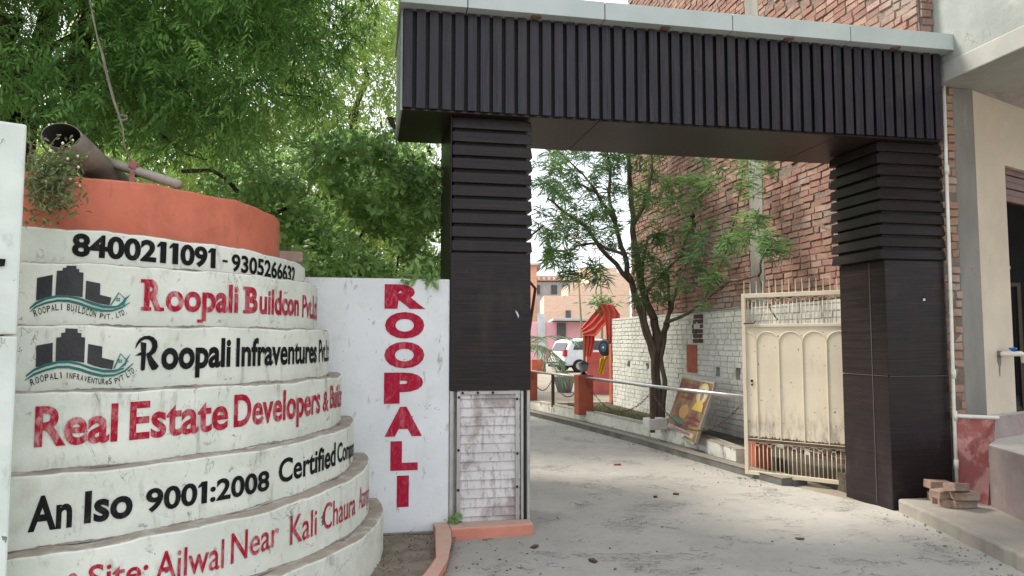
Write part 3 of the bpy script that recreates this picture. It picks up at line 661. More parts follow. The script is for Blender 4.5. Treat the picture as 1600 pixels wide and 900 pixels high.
# ================================================================ BRICK BUILDING (right of the lane)
def brick_face(x0, x1, z0, z1, holes=(), skip=(), bl=.225, bh=.082, jit=.006, depth=.03, proud=.012, flip=1, cj=.004):
    """front of real bricks on a mortar sheet; local x along the wall, face at y=0 looking to +y (flip=1)"""
    br = MB(); mo = MB(); row = 0; z = z0
    while z < z1 - .03:
        h = min(bh, z1 - z); x = x0 - (bl / 2 if row % 2 else 0) + random.uniform(-.03, .03); ph = random.uniform(0, 6)
        while x < x1:
            L = bl * random.uniform(.92, 1.06) if random.random() > .12 else bl * .5
            a, c = max(x, x0), min(x + L, x1)
            if c - a > .04:
                cx, cz = (a + c) / 2, z + h / 2
                if not any(h0 - .02 < cx < h1 + .02 and k0 < cz < k1 for h0, h1, k0, k1 in tuple(holes) + tuple(skip)):
                    o = random.gauss(0, jit); g_ = .011
                    y = proud + o; z_ = z; z = z_ + cj * 1.6 * math.sin(cx * 1.7 + row * .35) ; tl = random.uniform(-cj, cj)
                    j = lambda s_=None: random.uniform(-1, 1) * (cj if s_ is None else s_ * cj / .004)
                    vs = [(a + g_ / 2 + j(), 0, z + g_ / 2 + tl + j()), (c - g_ / 2 + j(), 0, z + g_ / 2 - tl + j()), (c - g_ / 2 + j(), 0, z + h - g_ / 2 - tl + j()), (a + g_ / 2 + j(), 0, z + h - g_ / 2 + tl + j())]
                    fr = [(v_[0] + (.004 if i in (0, 3) else -.004), flip * (y + j(.003)), v_[2] + (.004 if i < 2 else -.004)) for i, v_ in enumerate(vs)]
                    bk = [(v_[0], -flip * .01, v_[2]) for v_ in vs]
                    z = z_; br.add(bk + fr, [(4, 5, 6, 7), (0, 1, 5, 4), (1, 2, 6, 5), (2, 3, 7, 6), (3, 0, 4, 7)])
            x += L
        z += bh; row += 1
    xs = sorted({x0, x1, *[q for h in holes for q in h[:2]]}); zs = sorted({z0, z1, *[q for h in holes for q in h[2:]]})
    for i in range(len(xs) - 1):
        for k_ in range(len(zs) - 1):
            cx, cz = (xs[i] + xs[i + 1]) / 2, (zs[k_] + zs[k_ + 1]) / 2
            if not any(h[0] < cx < h[1] and h[2] < cz < h[3] for h in holes):
                mo.add([(xs[i], 0, zs[k_]), (xs[i + 1], 0, zs[k_]), (xs[i + 1], 0, zs[k_ + 1]), (xs[i], 0, zs[k_ + 1])], [(0, 1, 2, 3)])
    for h0, h1, k0, k1 in holes:
        y = -flip * .14
        mo.add([(h0, 0, k0), (h1, 0, k0), (h1, 0, k1), (h0, 0, k1), (h0, y, k0), (h1, y, k0), (h1, y, k1), (h0, y, k1)], [(4, 5, 6, 7), (0, 1, 5, 4), (1, 2, 6, 5), (2, 3, 7, 6), (3, 0, 4, 7)])
    return br, mo
bb = thing('brick_building', 'tall raw brick building with whitewashed foot and cement columns along the lane', 'building', P(4.7, 0), ANG + math.pi / 2)
colspan = [(3.05, 3.43)]
holes_hi = [(5.2, 5.42, 3.42, 3.75), (7.6, 7.8, 5.0, 5.3)]
br, mo = brick_face(.02, 3.05, 2.09, 9.6, jit=.007, cj=.005); br.build('brickwork', brick_red, bb); mo.build('mortar', mortar, bb)
br, mo = brick_face(3.43, 8.3, 2.09, 9.6, holes_hi, jit=.007, cj=.005); br.build('brickwork', brick_red, bb); mo.build('mortar', mortar, bb)
b = MB(); b.box(3.055, 3.425, -.2, .012, 2.07, 9.6); b.box(3.43, 5.5, -.2, .018, 2.06, 2.10); b.build('cement_column', concrete, bb, bevel=.01)
wh = [(8.45, 8.62, 1.05, 1.17), (7.4, 7.56, 1.05, 1.16), (4.45, 4.58, 1.04, 1.18), (3.80, 3.95, 1.02, 1.2)]
dark = (5.0, 5.4, 1.55, 2.05)
br, mo = brick_face(.02, 9.55, .0, 2.085, wh, [dark, (.0, 3.6, -.1, .46)], jit=.0018, proud=.010, cj=.0015, bh=.085); br.build('painted_brickwork', brick_white, bb)
mo.build('painted_mortar', mk('painted_joint', (.50, .495, .46), (.40, .395, .36), 8, rough=.95), bb)
br, mo = brick_face(dark[0], dark[1], dark[2], dark[3], jit=.01, proud=.012); br.build('bare_brickwork', mk('bare_dark_brick', (.11, .065, .05), (.07, .045, .037), 14, rough=.95, bump=.8), bb)
br, mo = brick_face(.02, 3.6, .0, .46, jit=.012); br.build('bare_brickwork', bpy.data.materials['bare_dark_brick'], bb)
b = MB(); b.box(5.22, 5.62, .0, .019, 1.06, 1.53); b.build('orange_patch', mk('faded_orange', (.33, .10, .065), (.27, .08, .05), 6, rough=.9, bump=.3), bb)
b = MB(); b.box(.02, 9.55, -.25, -.16, -.05, 2.085); b.box(3.2, 8.3, -6, -.16, 2.085, 9.6); b.box(.02, 3.19, -.30, -.16, 2.085, 9.6); b.box(9.55, 9.58, -.25, .01, -.05, 2.085); b.build('wall_core', mortar, bb)
b = MB(); b.box(9.56, 9.74, -.26, .03, .2, 1.52); b.build('orange_jamb', postorange, bb, bevel=.01)
br, mo = brick_face(4.70, 4.862, 4.585, 9.6, jit=.007, cj=.005, flip=-1)
for nm_, q, m_ in (('brick_return', br, brick_red), ('mortar', mo, mortar)): q.v = [(y + .012, -(x - 4.7), z) for x, y, z in q.v]; q.build(nm_, m_, bb)
# brick end visible between the right column and the shop
be = thing('brick_strip', 'narrow strip of rough grey brickwork between the dark column and the cement post', 'wall', P(0, 0), ANG)
br, mo = brick_face(4.855, 5.03, .85, 4.3, bl=.17, jit=.012, flip=-1); 
br.build('brickwork', brick_mat('dusty_brick', (.34, .22, .16), (.36, .29, .23), (.30, .18, .13), (.35, .31, .26), .46, .8), be); mo.build('mortar', mortar, be)
b = MB(); b.box(4.855, 5.03, .012, .4, .1, 4.35); b.build('strip_core', mortar, be)
# drain spout high on the brick wall
dsp = thing('drain_spout', 'pale green pipe stub under the gateway beam on the brick wall', 'pipe', P(4.7, 3.0, 4.0), ANG)
b = MB(); b.tube([(.0, -.12, .3), (-.12, -.12, .26), (-.14, -.12, .05)], .075, 14); b.build('pipe', mk('sea_green_pvc', (.30, .48, .46), rough=.5, bump=0), dsp, smooth=True)

# ================================================================ SHOP BUILDING (right)
sh = thing('shop_building', 'cement and beige plastered shop front with overhanging upper floor and mauve plinth', 'building', P(0, 0), ANG)
def W2L(x, y, z=0): return tuple(AB((x, y, z)))
b = MB(); b.box(4.85, 8.5, -7.2, .05, 4.14, 8.0); b.build('upper_wall', facade_m, sh, bevel=.01)
b = MB(); b.box(4.843, 8.5, -7.2, .046, 4.132, 4.33); b.build('edge_beam', mk('pale_beam_cement', (.35, .355, .325), (.285, .29, .265), 2, rough=.85, bump=.3, bscale=14, layers=[((.36, .35, .31), 5, (1, 1, 1), .58, .75, .6)]), sh, bevel=.012)
b = MB(); b.box(5.025, 5.268, -.004, .35, .80, 4.134); b.build('cement_column', concrete, sh, bevel=.012)
wd = np.array([math.cos(R_(33)), math.sin(R_(33)), 0]); wnrm = np.array([-wd[1], wd[0], 0]); Q = P(5.264, .02)
rb = R_(33) - ANG
def WL(s, dpt, z):                                       # along the beige wall, depth behind it, height -> shop-local
    return tuple(AB(Q + wd * s + wnrm * dpt + np.array([0, 0, z])))
def wbox(mb, s0, s1, d0, d1, z0, z1):
    vs = [WL(s, d, z) for z in (z0, z1) for s, d in ((s0, d0), (s1, d0), (s1, d1), (s0, d1))]
    mb.add(vs, [(0, 3, 2, 1), (4, 5, 6, 7), (0, 1, 5, 4), (1, 2, 6, 5), (2, 3, 7, 6), (3, 0, 4, 7)])
b = MB(); wbox(b, 0, .655, 0, .18, .5, 4.134); wbox(b, .655, 3.2, .0, .18, 3.444, 4.134); wbox(b, 2.7, 3.2, .002, .18, .5, 3.443); b.build('plaster_wall', beige, sh)
b = MB()
for i in range(5):
    z = 3.08 + i * .074; wbox(b, .66, 2.695, .05 + .012 * (i % 2), .10, z, z + .07)
b.build('shutter', mk('shutter_rust_red', (.16, .07, .055), (.11, .05, .04), 6, rough=.55, bump=.1), sh, bevel=.006)
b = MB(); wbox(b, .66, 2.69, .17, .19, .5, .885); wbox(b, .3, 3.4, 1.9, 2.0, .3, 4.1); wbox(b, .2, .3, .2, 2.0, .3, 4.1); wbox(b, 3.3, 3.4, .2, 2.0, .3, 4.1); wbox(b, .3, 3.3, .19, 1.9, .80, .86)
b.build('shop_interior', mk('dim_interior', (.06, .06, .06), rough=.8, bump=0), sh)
# battered red face and mauve plinth
K0 = (4.28, 6.74); 
kA = AB((K0[0], K0[1], 0)); 
b = MB()
lo = [(4.862, -.03), (kA[0] - .01, kA[1]), (kA[0] + .30, kA[1] + .25), (5.05, .0)]
vs = [(4.862, -.035, .1), (kA[0] - .005, kA[1], .1), (5.262, -.10, .868), (4.862, -.012, .868), (5.262, .012, .868), (4.862, .01, .868)]
b.add(vs, [(0, 1, 2, 3), (3, 2, 4, 5)]); b.build('red_plinth', redplinth, sh)
b = MB()
p1 = AB((3.70, 3.2, 0)); n1 = WL(.0, -.10, 0); n2 = WL(3.2, -.10, 0)
b.add([(kA[0], kA[1], .1), (5.264, -.10, .868), WL(0.02, -.06, .868), WL(3.2, -.06, .868), WL(3.2, -.10, .60), (kA[0], kA[1], .1), WL(3.2, -.10, .1), WL(.0, .0, .868), WL(3.2, 0, .868)],
      [(0, 4, 3, 1), (0, 6, 4), (1, 3, 8, 7)])
b.build('mauve_plinth', mauve, sh)
b = MB(); kx = WL(3.2, -.12, 0)
poly = [(kA[0] + .012, kA[1] - .02), (p1[0], p1[1]), (8, p1[1]), (kx[0], kx[1]), (5.27, -.09)]
b.prism([(q[0], q[1]) for q in poly], .08, .665); b.build('plinth_step', mauve, sh, bevel=.015)
vz = thing('metal_pot', 'rounded silver metal pot just inside the dark shop opening', 'pot', Q + wd * .95 + wnrm * .55 + np.array([0, 0, .862]))
b = MB(); b.box(-.3, .45, -.2, .2, 1.33, 1.37); [b.box(x, x + .04, y, y + .04, .0, 1.33) for x in (-.3, .41) for y in (-.2, .16)]
b.build('stand', mk('dark_wood', (.05, .04, .03), rough=.6, bump=0), vz)
b = MB(); b.lathe([(.18, 1.37), (.30, 1.44), (.34, 1.54), (.30, 1.63), (.2, 1.68), (.21, 1.71)], (.08, 0, 0), 24); b.build('vessel', steel, vz, smooth=True)

pp = thing('water_pipe', 'thin white upright pipe running down beside the right dark column with a side branch', 'pipe', P(0, 0), ANG)
b = MB(); up = [(4.906, -.035, 4.36), (4.885, -.04, 3.2), (4.862, -.05, 1.8), (4.842, -.055, .9), (4.836, -.06, .16)]
b.tube(up, .0165, 12); b.build('pipe', pvc, pp, smooth=True)
for i, z in ((0, 3.28), (1, .42), (2, .88), (3, 1.28)):
    x = np.interp(-z, [-4.36, -.16], [4.906, 4.836]); y = np.interp(-z, [-4.36, -.16], [-.038, -.06]); b = MB(); b.tube([(x, y, z - .045), (x, y, z + .045)], .0225, 12); b.build('coupling', pvc, pp, smooth=True)
b = MB(); b.tube([(4.845, -.056, .88), (4.93, -.09, .875), (5.24, -.145, .862), (5.262, -.12, .862)], .019, 12); b.build('branch_pipe', pvc, pp, smooth=True)
tp = thing('water_tap', 'white plastic water tap with blue handle on the beige wall', 'tap', Q + wd * .32 + np.array([0, 0, 1.465]), R_(33))
b = MB(); b.tube([(0, .02, 0), (0, -.055, 0), (.03, -.085, .002), (.20, -.12, .002), (.235, -.128, -.01), (.240, -.13, -.09)], [.026, .026, .026, .027, .028, .025], 12); b.build('spout', pvc, tp, smooth=True)
b = MB(); b.lathe([(.018, -.02), (.018, .03)], (.09, -.098, .01), 12); b.lathe([(.012, .03), (.036, .034), (.036, .05), (.014, .055)], (.09, -.098, .01), 14); b.build('handle', bluecap, tp, smooth=True)
b = MB(); b.lathe([(.033, -.03), (.033, -.003)], (0, 0, 0), 14, axis='y'); b.ext([(-.03, -.02), (.05, -.02), (.055, -.09), (.03, -.14), (.02, -.23), (.0, -.22), (-.005, -.12), (-.03, -.08)], (0, -.0, 0), (1, 0, 0), (0, 0, 1), (0, -1, 0), .002); b.build('wall_patch', mk('damp_grey', (.19, .175, .15), rough=.8, bump=0), tp)

# loose bricks on the pavement
specs = [('whole dusty brick lying flat at the front right bottom of the small brick pile', 1511, 796, .118, 12),
         ('reddish brick end at the left foot of the small brick pile', 1466, 786, .118, 70),
         ('reddish brick end second from left at the foot of the small brick pile', 1481, 792, .118, 74),
         ('dusty brick lying over the front right bottom brick of the small pile', 1514, 783, .195, 4),
         ('short brick on the middle of the small pile, under the topmost brick', 1483, 780, .195, 18),
         ('brick tilted on top right of the small pile by the plinth', 1503, 770, .270, 28),
         ('brick lying on the top left of the small pile beside the dark column', 1473, 766, .230, 6)]
for i, (lb, px, py, z, rz) in enumerate(specs):
    p = gz(px, py, z); o = MB(); tilt = 0
    M = Matrix.Rotation(R_(rz), 3, 'Z') @ Matrix.Rotation(R_([0, 0, 0, 2, 3, -7, 2][i]), 3, 'X') @ Matrix.Rotation(R_([0, 0, 0, 3, -2, 5, 4][i]), 3, 'Y')
    size = (.225, .108, .072); 
    if i in (1, 2): size = (.22, .07, .075)
    o.obox((0, 0, size[2] / 2), size, M, .004); me = o.build('brick', loosebrick, None, bevel=.006)
    me.location = (p[0], p[1] + .07, z); tag(me, lb, 'brick', 'loose bricks piled on the pavement')

# ================================================================ LANE EDGE: drain, low wall, posts, rail, bed
dr = [(3.9, 1.30), (3.793, 1.969), (3.66, 3.4), (3.517, 4.827), (3.2, 7.1), (2.801, 9.436), (2.2, 12), (1.2, 15)]
lw = [(3.62, .95)] 
def offset_line(pts, d):
    out = []
    for i, q in enumerate(pts):
        a = np.array(pts[max(i - 1, 0)]); c = np.array(pts[min(i + 1, len(pts) - 1)]); t = (c - a) / np.linalg.norm(c - a); out.append((q[0] + t[1] * d, q[1] - t[0] * d))
    return out
def ribbon(name, pts, d0, d1, z0, z1, m, jz=0, parent=None, bevel=.01):
    A_ = offset_line(pts, d0); B_ = offset_line(pts, d1); A_ = [P(*q) for q in A_]; B_ = [P(*q) for q in B_]; mb = MB(); n = len(pts)
    vs = [(q[0], q[1], z0) for q in A_ + B_] + [(q[0], q[1], z1 + random.uniform(-jz, jz)) for q in A_ + B_]
    fs = [(2 * n + i, 2 * n + i + 1, 3 * n + i + 1, 3 * n + i) for i in range(n - 1)] + [(i + 1, i, 2 * n + i, 2 * n + i + 1) for i in range(n - 1)] + [(n + i, n + i + 1, 3 * n + i + 1, 3 * n + i) for i in range(n - 1)]
    fs += [(0, n, 3 * n, 2 * n), (n - 1, 3 * n - 1, 4 * n - 1, 2 * n - 1)]
    mb.add(vs, fs); return mb.build(name, m, parent, bevel=bevel)
structure(ribbon('drain_kerb', dr, -.09, .06, -.03, .085, drainm, .004))
structure(ribbon('drain', dr, .06, .27, -.03, .05, drainm, .004))
lwp = [(3.93, 1.55)] + [(a + .30 * 0, b) for a, b in offset_line(dr, .27)[1:]]
lww = ribbon('low_wall', [(3.83, 2.35)] + offset_line(dr, .27)[2:], 0, .16, -.05, .25, greywhite, .012)
tag(lww, 'low peeling white wall edging the planting bed along the lane', 'low wall')
bed = MB(); Lp = [P(*q) for q in offset_line(dr, .42)]
poly = [tuple(q[:2]) for q in Lp] + [tuple(P(4.72, 15)[:2]), tuple(P(4.72, .5)[:2]), tuple(P(4.3, .75)[:2])]
bed.prism(poly, -.05, .18); structure(bed.build('planting_bed', soil_m))
cy = MB(); poly = [tuple(P(*q)[:2]) for q in [(1.5, 14), (3.35, 9.9), (4.7, 9.9), (9, 9.9), (14, 60), (-10, 60)]]
cy.prism(poly, -.05, .2); structure(cy.build('courtyard', ground_m))

def rail_pt(a, b): return np.array([a, b])
post_s = [(913, 640, 7.506, 'orange painted square post with a small lantern on top beside the lane'), ]
def orange_post(a, b, w, h, label, lantern):
    t = thing('orange_post', label, 'post', P(a, b, .18), ANG, 'orange posts of the lane railing')
    m = MB(); m.box(-w / 2, w / 2, -w / 2, w / 2, 0, h); m.build('shaft', postorange, t, bevel=.012)
    if lantern:
        m = MB(); m.box(-.05, .05, -.05, .05, h, h + .03); m.tube([(0, 0, h + .03), (0, 0, h + .06)], .03, 10); m.build('lantern_base', groove, t)
        m = MB(); m.prism([(-.05, -.05), (.05, -.05), (.05, .05), (-.05, .05)], h + .06, h + .20, [(-.08, -.08), (.08, -.08), (.08, .08), (-.08, .08)]); m.build('lantern_glass', mk('smoky_glass', (.22, .25, .25), rough=.15, bump=0), t)
        m = MB(); m.prism([(-.10, -.10), (.10, -.10), (.10, .10), (-.10, .10)], h + .202, h + .27, [(-.02, -.02), (.02, -.02), (.02, .02), (-.02, .02)]); m.build('lantern_cap', groove, t)
    return t
orange_post(3.42, 7.55, .30, .76, 'orange square post carrying a small lantern beside the lane railing', True)
orange_post(2.96, 10.3, .30, .74, 'orange square post half hidden behind the left dark column', False)
orange_post(6.4, 24.5, .5, .62, 'small far orange post standing left of the white car', False)

rl = thing('lane_railing', 'steel pipe railing on thin uprights along the lane in front of the poster', 'railing', P(0, 0), ANG)
m = MB(); m.tube([(2.97, 10.2, .90), (3.40, 7.62, .885)], .024, 10); m.tube([(3.43, 7.42, .885), (3.60, 4.5, .90), (3.72, 1.85, .93)], .026, 12); m.build('rail', steel, rl, smooth=True)
ups = []
for px, py, b_ in ((866, 625, 9.0), (1018, 664, 4.9)):
    q = ona(px, 600, 3.2) if b_ > 8 else ona(px, 600, 3.58)
    a_ = 3.17 if b_ > 8 else 3.585; ups.append((a_, q[1])); mm = MB(); mm.box(a_ - .03, a_ + .03, q[1] - .03, q[1] + .03, .2, .88); mm.build('upright', rust, rl)
def chain(p0, p1, sag, nm='railing_chain', label=''):
    m = MB(); n = 34; pts = [Vector(p0) + (Vector(p1) - Vector(p0)) * (i / n) - Vector((0, 0, sag * 4 * (i / n) * (1 - i / n))) for i in range(n + 1)]
    for i in range(n):
        a_, c_ = pts[i], pts[i + 1]; dd = (c_ - a_); L = dd.length * 1.25; dd.normalize(); s1 = dd.orthogonal().normalized(); s2 = dd.cross(s1)
        side = s1 if i % 2 else s2; mid = (a_ + c_) / 2; w_ = .013
        loop = [mid + dd * (L / 2 * math.cos(t)) + side * (w_ * math.sin(t)) for t in np.linspace(0, 2 * math.pi, 9)]
        m.tube(loop, .0045, 5, caps=False)
    return m.build('chain', rust, rl)
u1 = (3.585, ups[1][1])
chain((3.44, 7.40, .80), (u1[0], u1[1], .82), .42); chain((u1[0], u1[1], .82), (3.70, 2.0, .80), .42)
chain((3.41, 7.65, .80), (3.17, ups[0][1], .82), .35); chain((3.17, ups[0][1], .82), (2.98, 10.15, .80), .3)
blk = MB(); p = P(3.66, 4.55, 0); blk.obox((0, 0, 0), (.30, .26, .17), Matrix.Rotation(ANG, 3, 'Z'), .008); o = blk.build('white_block', brick_white, None, bevel=.012); o.location = (p[0], p[1], .325)
tag(o, 'whitewashed masonry block sitting on the low wall near the poster', 'block')

st = MB(); st.box(-.10, .10, -.10, .10, 0, .36); o = st.build('orange_stub', postorange, None, bevel=.012); o.location = tuple(P(3.98, 2.05, .06)); o.rotation_euler = (0, 0, ANG); tag(o, 'short orange masonry stub seen through the bottom grille of the cream gate', 'stub')
# poster leaning on the white brick wall
BL, BR, TR, TL = np.array([2.48, 12.0, .185]), np.array([2.53, 10.3, .185]), np.array([2.92, 10.42, .98]), np.array([2.66, 12.04, 1.0])
pex = (BR - BL) / np.linalg.norm(BR - BL); pez = (TR + TL - BL - BR) / 2; pez = pez - pex * (pez @ pex); H_ = float(np.linalg.norm(pez)); pez /= H_; pey = np.cross(pez, pex); W_ = 1.68
pt = thing('poster_board', 'tilted faded poster with a small portrait leaning by the tree and the white brick wall', 'poster', tuple((BL + BR) / 2))
leanM = Matrix(((pex[0], pey[0], pez[0], 0), (pex[1], pey[1], pez[1], 0), (pex[2], pey[2], pez[2], 0), (0, 0, 0, 1)))
def pbuild(mb, name, m, bevel=0):
    o = mb.build(name, m, pt, bevel=bevel); o.matrix_local = leanM; return o
tpm = NT('poster_print')
n = tpm.noise(2.2, (1.2, 1, 1), 4, .6); n2 = tpm.noise(5, detail=5, off=(3, 1, 2))
col = tpm.mix(tpm.ramp(n, .40, .60), (.12, .03, .022), (.24, .15, .045)); col = tpm.mix(tpm.ramp(n2, .55, .65, 0, .7), col, (.16, .06, .04)); col = tpm.mix(tpm.ramp(tpm.noise(9, detail=6), .6, .72, 0, .5), col, (.42, .40, .35))
pm = tpm.done(col, .55, .3)
m = MB(); m.box(-W_ / 2, W_ / 2, -.002, .02, 0, H_); pbuild(m, 'printed_sheet', pm)
m = MB(); m.box(-W_ / 2 - .03, -W_ / 2, -.008, .03, 0, H_); m.box(W_ / 2, W_ / 2 + .03, -.008, .03, 0, H_); m.box(-W_ / 2, W_ / 2, -.008, .03, -.03, 0); m.box(-W_ / 2, W_ / 2, -.008, .03, H_, H_ + .03); pbuild(m, 'board_frame', mk('grey_frame', (.30, .28, .25), rough=.6))
def ell(cx, cz, rx, rz, y, n=28): return [(cx + rx * math.cos(t), y, cz + rz * math.sin(t)) for t in np.linspace(0, 2 * math.pi, n, endpoint=False)]
def flat(polys, name, c):
    m = MB()
    for q in polys: m.add(q, [tuple(range(len(q)))])
    pbuild(m, name, mk('print_' + name, c, rough=.5, bump=0))
def pe(u, v_, ru, rv, y): return [((u + ru * math.cos(t) - .5) * W_, y, (v_ + rv * math.sin(t)) * H_) for t in np.linspace(0, 2 * math.pi, 28, endpoint=False)]
def pp4(pts, y): return [((u - .5) * W_, y, v_ * H_) for u, v_ in pts]
flat([pe(.78, .80, .16, .19, -.004)], 'portrait_disc', (.50, .38, .09)); flat([pe(.79, .79, .12, .155, -.0055)], 'portrait_ground', (.52, .47, .36))
flat([pp4([(.62, .50), (.92, .50), (.91, .62), (.83, .68), (.75, .68), (.67, .62)], -.007)], 'portrait_shirt', (.55, .36, .06))
flat([pe(.79, .77, .045, .09, -.008)], 'portrait_face', (.26, .14, .09)); flat([pe(.79, .84, .05, .045, -.0088)], 'portrait_hair', (.02, .016, .014))
flat([pe(.40, .42, .15, .13, -.004)], 'printed_medallion', (.42, .22, .04))
flat([pp4([(.10, .20), (.50, .20), (.50, .27), (.10, .27)], -.005)], 'printed_band', (.03, .15, .08))
flat([pp4([(.05, .04), (.90, .04), (.90, .12), (.05, .12)], -.005)], 'printed_footer', (.45, .43, .39))
m = MB()
for zz, x0, x1 in ((.88, .08, .58), (.74, .10, .50), (.64, .16, .56), (.33, .52, .92), (.24, .55, .9), (.06, .12, .8)):
    x = x0
    while x < x1:
        w_ = random.uniform(.012, .03); h_ = random.uniform(.03, .06)
        m.add(pp4([(x, zz), (x + w_, zz + .004), (x + w_ * .8, zz + h_), (x, zz + h_ * .9)], -.0062), [(0, 1, 2, 3)]); x += w_ + random.uniform(.006, .016)
pbuild(m, 'printed_script', mk('print_maroon', (.26, .02, .06), rough=.5, bump=0))

# ================================================================ GATE LEAF
g0 = P(3.658, 1.795); g1 = P(4.52, .76); gl = np.linalg.norm(g1 - g0); ga = math.atan2(g1[1] - g0[1], g1[0] - g0[0])
gt = thing('gate_leaf', 'open cream iron gate with arched panel, spikes and rust line behind the right column', 'gate', (g0[0], g0[1], 0), ga)
m = MB(); m.box(0, .045, -.02, .02, .05, 2.15); m.box(gl - .045, gl, -.02, .02, .05, 2.15); m.box(.045, gl - .045, -.02, .02, 2.10, 2.15); m.box(.045, gl - .045, -.019, .019, 1.755, 1.79); m.box(.045, gl - .045, -.02, .02, .05, .095)
m.box(.045, gl - .045, -.018, .018, .425, .465); m.build('frame', cream, gt, bevel=.004)
m = MB(); m.box(.045, gl - .045, -.004, .004, .466, 1.754); m.build('sheet_panel', gate_sheet, gt)
m = MB(); ab = [.0 - .10] + [.165 + i * .262 for i in range(6)]
for x0, x1 in zip(ab[:-1], ab[1:]):
    rr = (x1 - x0) / 2; cx = (x0 + x1) / 2
    pts = [(x1, -.006, .47), (x1, -.006, 1.70 - rr)] + [(cx + rr * math.cos(t), -.006, 1.70 - rr + rr * math.sin(t)) for t in np.linspace(0, math.pi, 15)]
    pts = [q for q in pts if .046 < q[0] < gl - .046]
    if len(pts) > 1: m.tube(pts, .0085, 6)
m.build('arch_ribs', cream, gt)
m = MB(); n = 110; zz = [.462 + abs(random.gauss(0, .012)) for i in range(n + 1)]
vs = [(.046 + (gl - .092) * i / n, -.0185, .43) for i in range(n + 1)] + [(.046 + (gl - .092) * i / n, -.0185, .462) for i in range(n + 1)] + [(.046 + (gl - .092) * i / n, -.0055, .467) for i in range(n + 1)] + [(.046 + (gl - .092) * i / n, -.0055, zz[i] + .016) for i in range(n + 1)]
m.add(vs, [(i, i + 1, n + 2 + i, n + 1 + i) for i in range(n)] + [(2 * (n + 1) + i, 2 * (n + 1) + i + 1, 3 * (n + 1) + i + 1, 3 * (n + 1) + i) for i in range(n)]); m.build('rust_line', rust, gt)
def grille(z0, z1, name, spikes):
    m = MB(); x = .075; i = 0
    while x < gl - .05:
        top = z1 - .06 if i % 3 else z1 - .005
        m.tube([(x, 0, z0), (x, 0, top)], .0055, 6); i += 1; x += .047
    x = .075
    while x < gl - .15:
        for xx, rr in ((x + .0705, .0235),):
            m.tube([(xx + rr * math.cos(t), 0, z1 - .06 + rr * 1.3 * math.sin(t)) for t in np.linspace(0, math.pi, 9)], .005, 5)
        for sgn, cx in ((1, x), (-1, x + .141)): m.tube([(cx + sgn * .066 * math.sin(t), 0, z1 - .005 - .05 * (1 - math.cos(t))) for t in np.linspace(0, 1.4, 6)], .004, 5)
        x += .141
    m.build(name, cream, gt, smooth=True)
grille(1.79, 2.10, 'upper_grille', True); grille(.095, .425, 'lower_grille', False)
m = MB(); x = .03
while x < gl: m.tube([(x, 0, 2.15), (x + random.uniform(-.004, .004), 0, 2.30)], [.0065, .003], 6); x += .075
m.build('spikes', cream, gt)
m = MB(); m.lathe([(.014, -.016), (.014, -.002)], (.105, 0, 1.13), 10, axis='y'); m.lathe([(.011, -.014), (.011, -.002)], (.105, 0, 1.085), 10, axis='y'); m.build('lock_hole', groove, gt)
m = MB(); m.tube([(.03, -.03, 1.80), (.15, -.03, 1.80), (.17, -.03, 1.83)], .009, 6); m.build('latch', rust, gt)

# ================================================================ VEGETATION
def leaf_quads(org, d, side, L, W, droop=.0, curve=.15):
    """each leaf a kite of six points; org, d, side are (n,3); returns vertices and faces"""
    n = len(org); L = np.asarray(L).reshape(-1, 1) * np.ones((n, 1)); W = np.asarray(W).reshape(-1, 1) * np.ones((n, 1))
    nrm = np.cross(d, side); dz = np.array([0, 0, -1.0])
    a = org; tip = org + d * L + dz * L * droop; m1 = org + d * L * .38 + dz * L * droop * .2; m2 = org + d * L * .72 + dz * L * droop * .55
    up = nrm * W * curve
    V_ = np.stack([a, m1 + side * W * .5 + up, m2 + side * W * .36 + up, tip, m2 - side * W * .36 + up, m1 - side * W * .5 + up], 1).reshape(-1, 3)
    i = np.arange(n) * 6
    F_ = np.concatenate([np.stack([i, i + 1, i + 2, i + 3], 1), np.stack([i, i + 3, i + 4, i + 5], 1)])
    return V_, F_
def quads_obj(name, V_, F_, m, parent, tone=None):
    nf = len(F_)
    if tone is None: tone = rng.random(max(1, nf // 40 + 1)).repeat(40)[:nf]
    me = bpy.data.meshes.new(name); nv, nf = len(V_), len(F_)
    me.vertices.add(nv); me.vertices.foreach_set('co', np.ascontiguousarray(V_, dtype=np.float32).ravel())
    me.loops.add(nf * 4); me.loops.foreach_set('vertex_index', F_.astype(np.int32).ravel())
    me.polygons.add(nf); me.polygons.foreach_set('loop_start', np.arange(0, nf * 4, 4, dtype=np.int32)); me.update(calc_edges=True)
    ta = me.attributes.new('tone', 'FLOAT', 'FACE'); ta.data.foreach_set('value', np.ascontiguousarray(tone, dtype=np.float32))
    return link_mesh(name, me, m, parent)
def unit(v): return v / np.maximum(np.linalg.norm(v, axis=-1, keepdims=True), 1e-9)
def rand_unit(n): return unit(rng.normal(size=(n, 3)))
def perp(d):
    r_ = rand_unit(len(d)); return unit(r_ - d * (r_ * d).sum(1, keepdims=True))
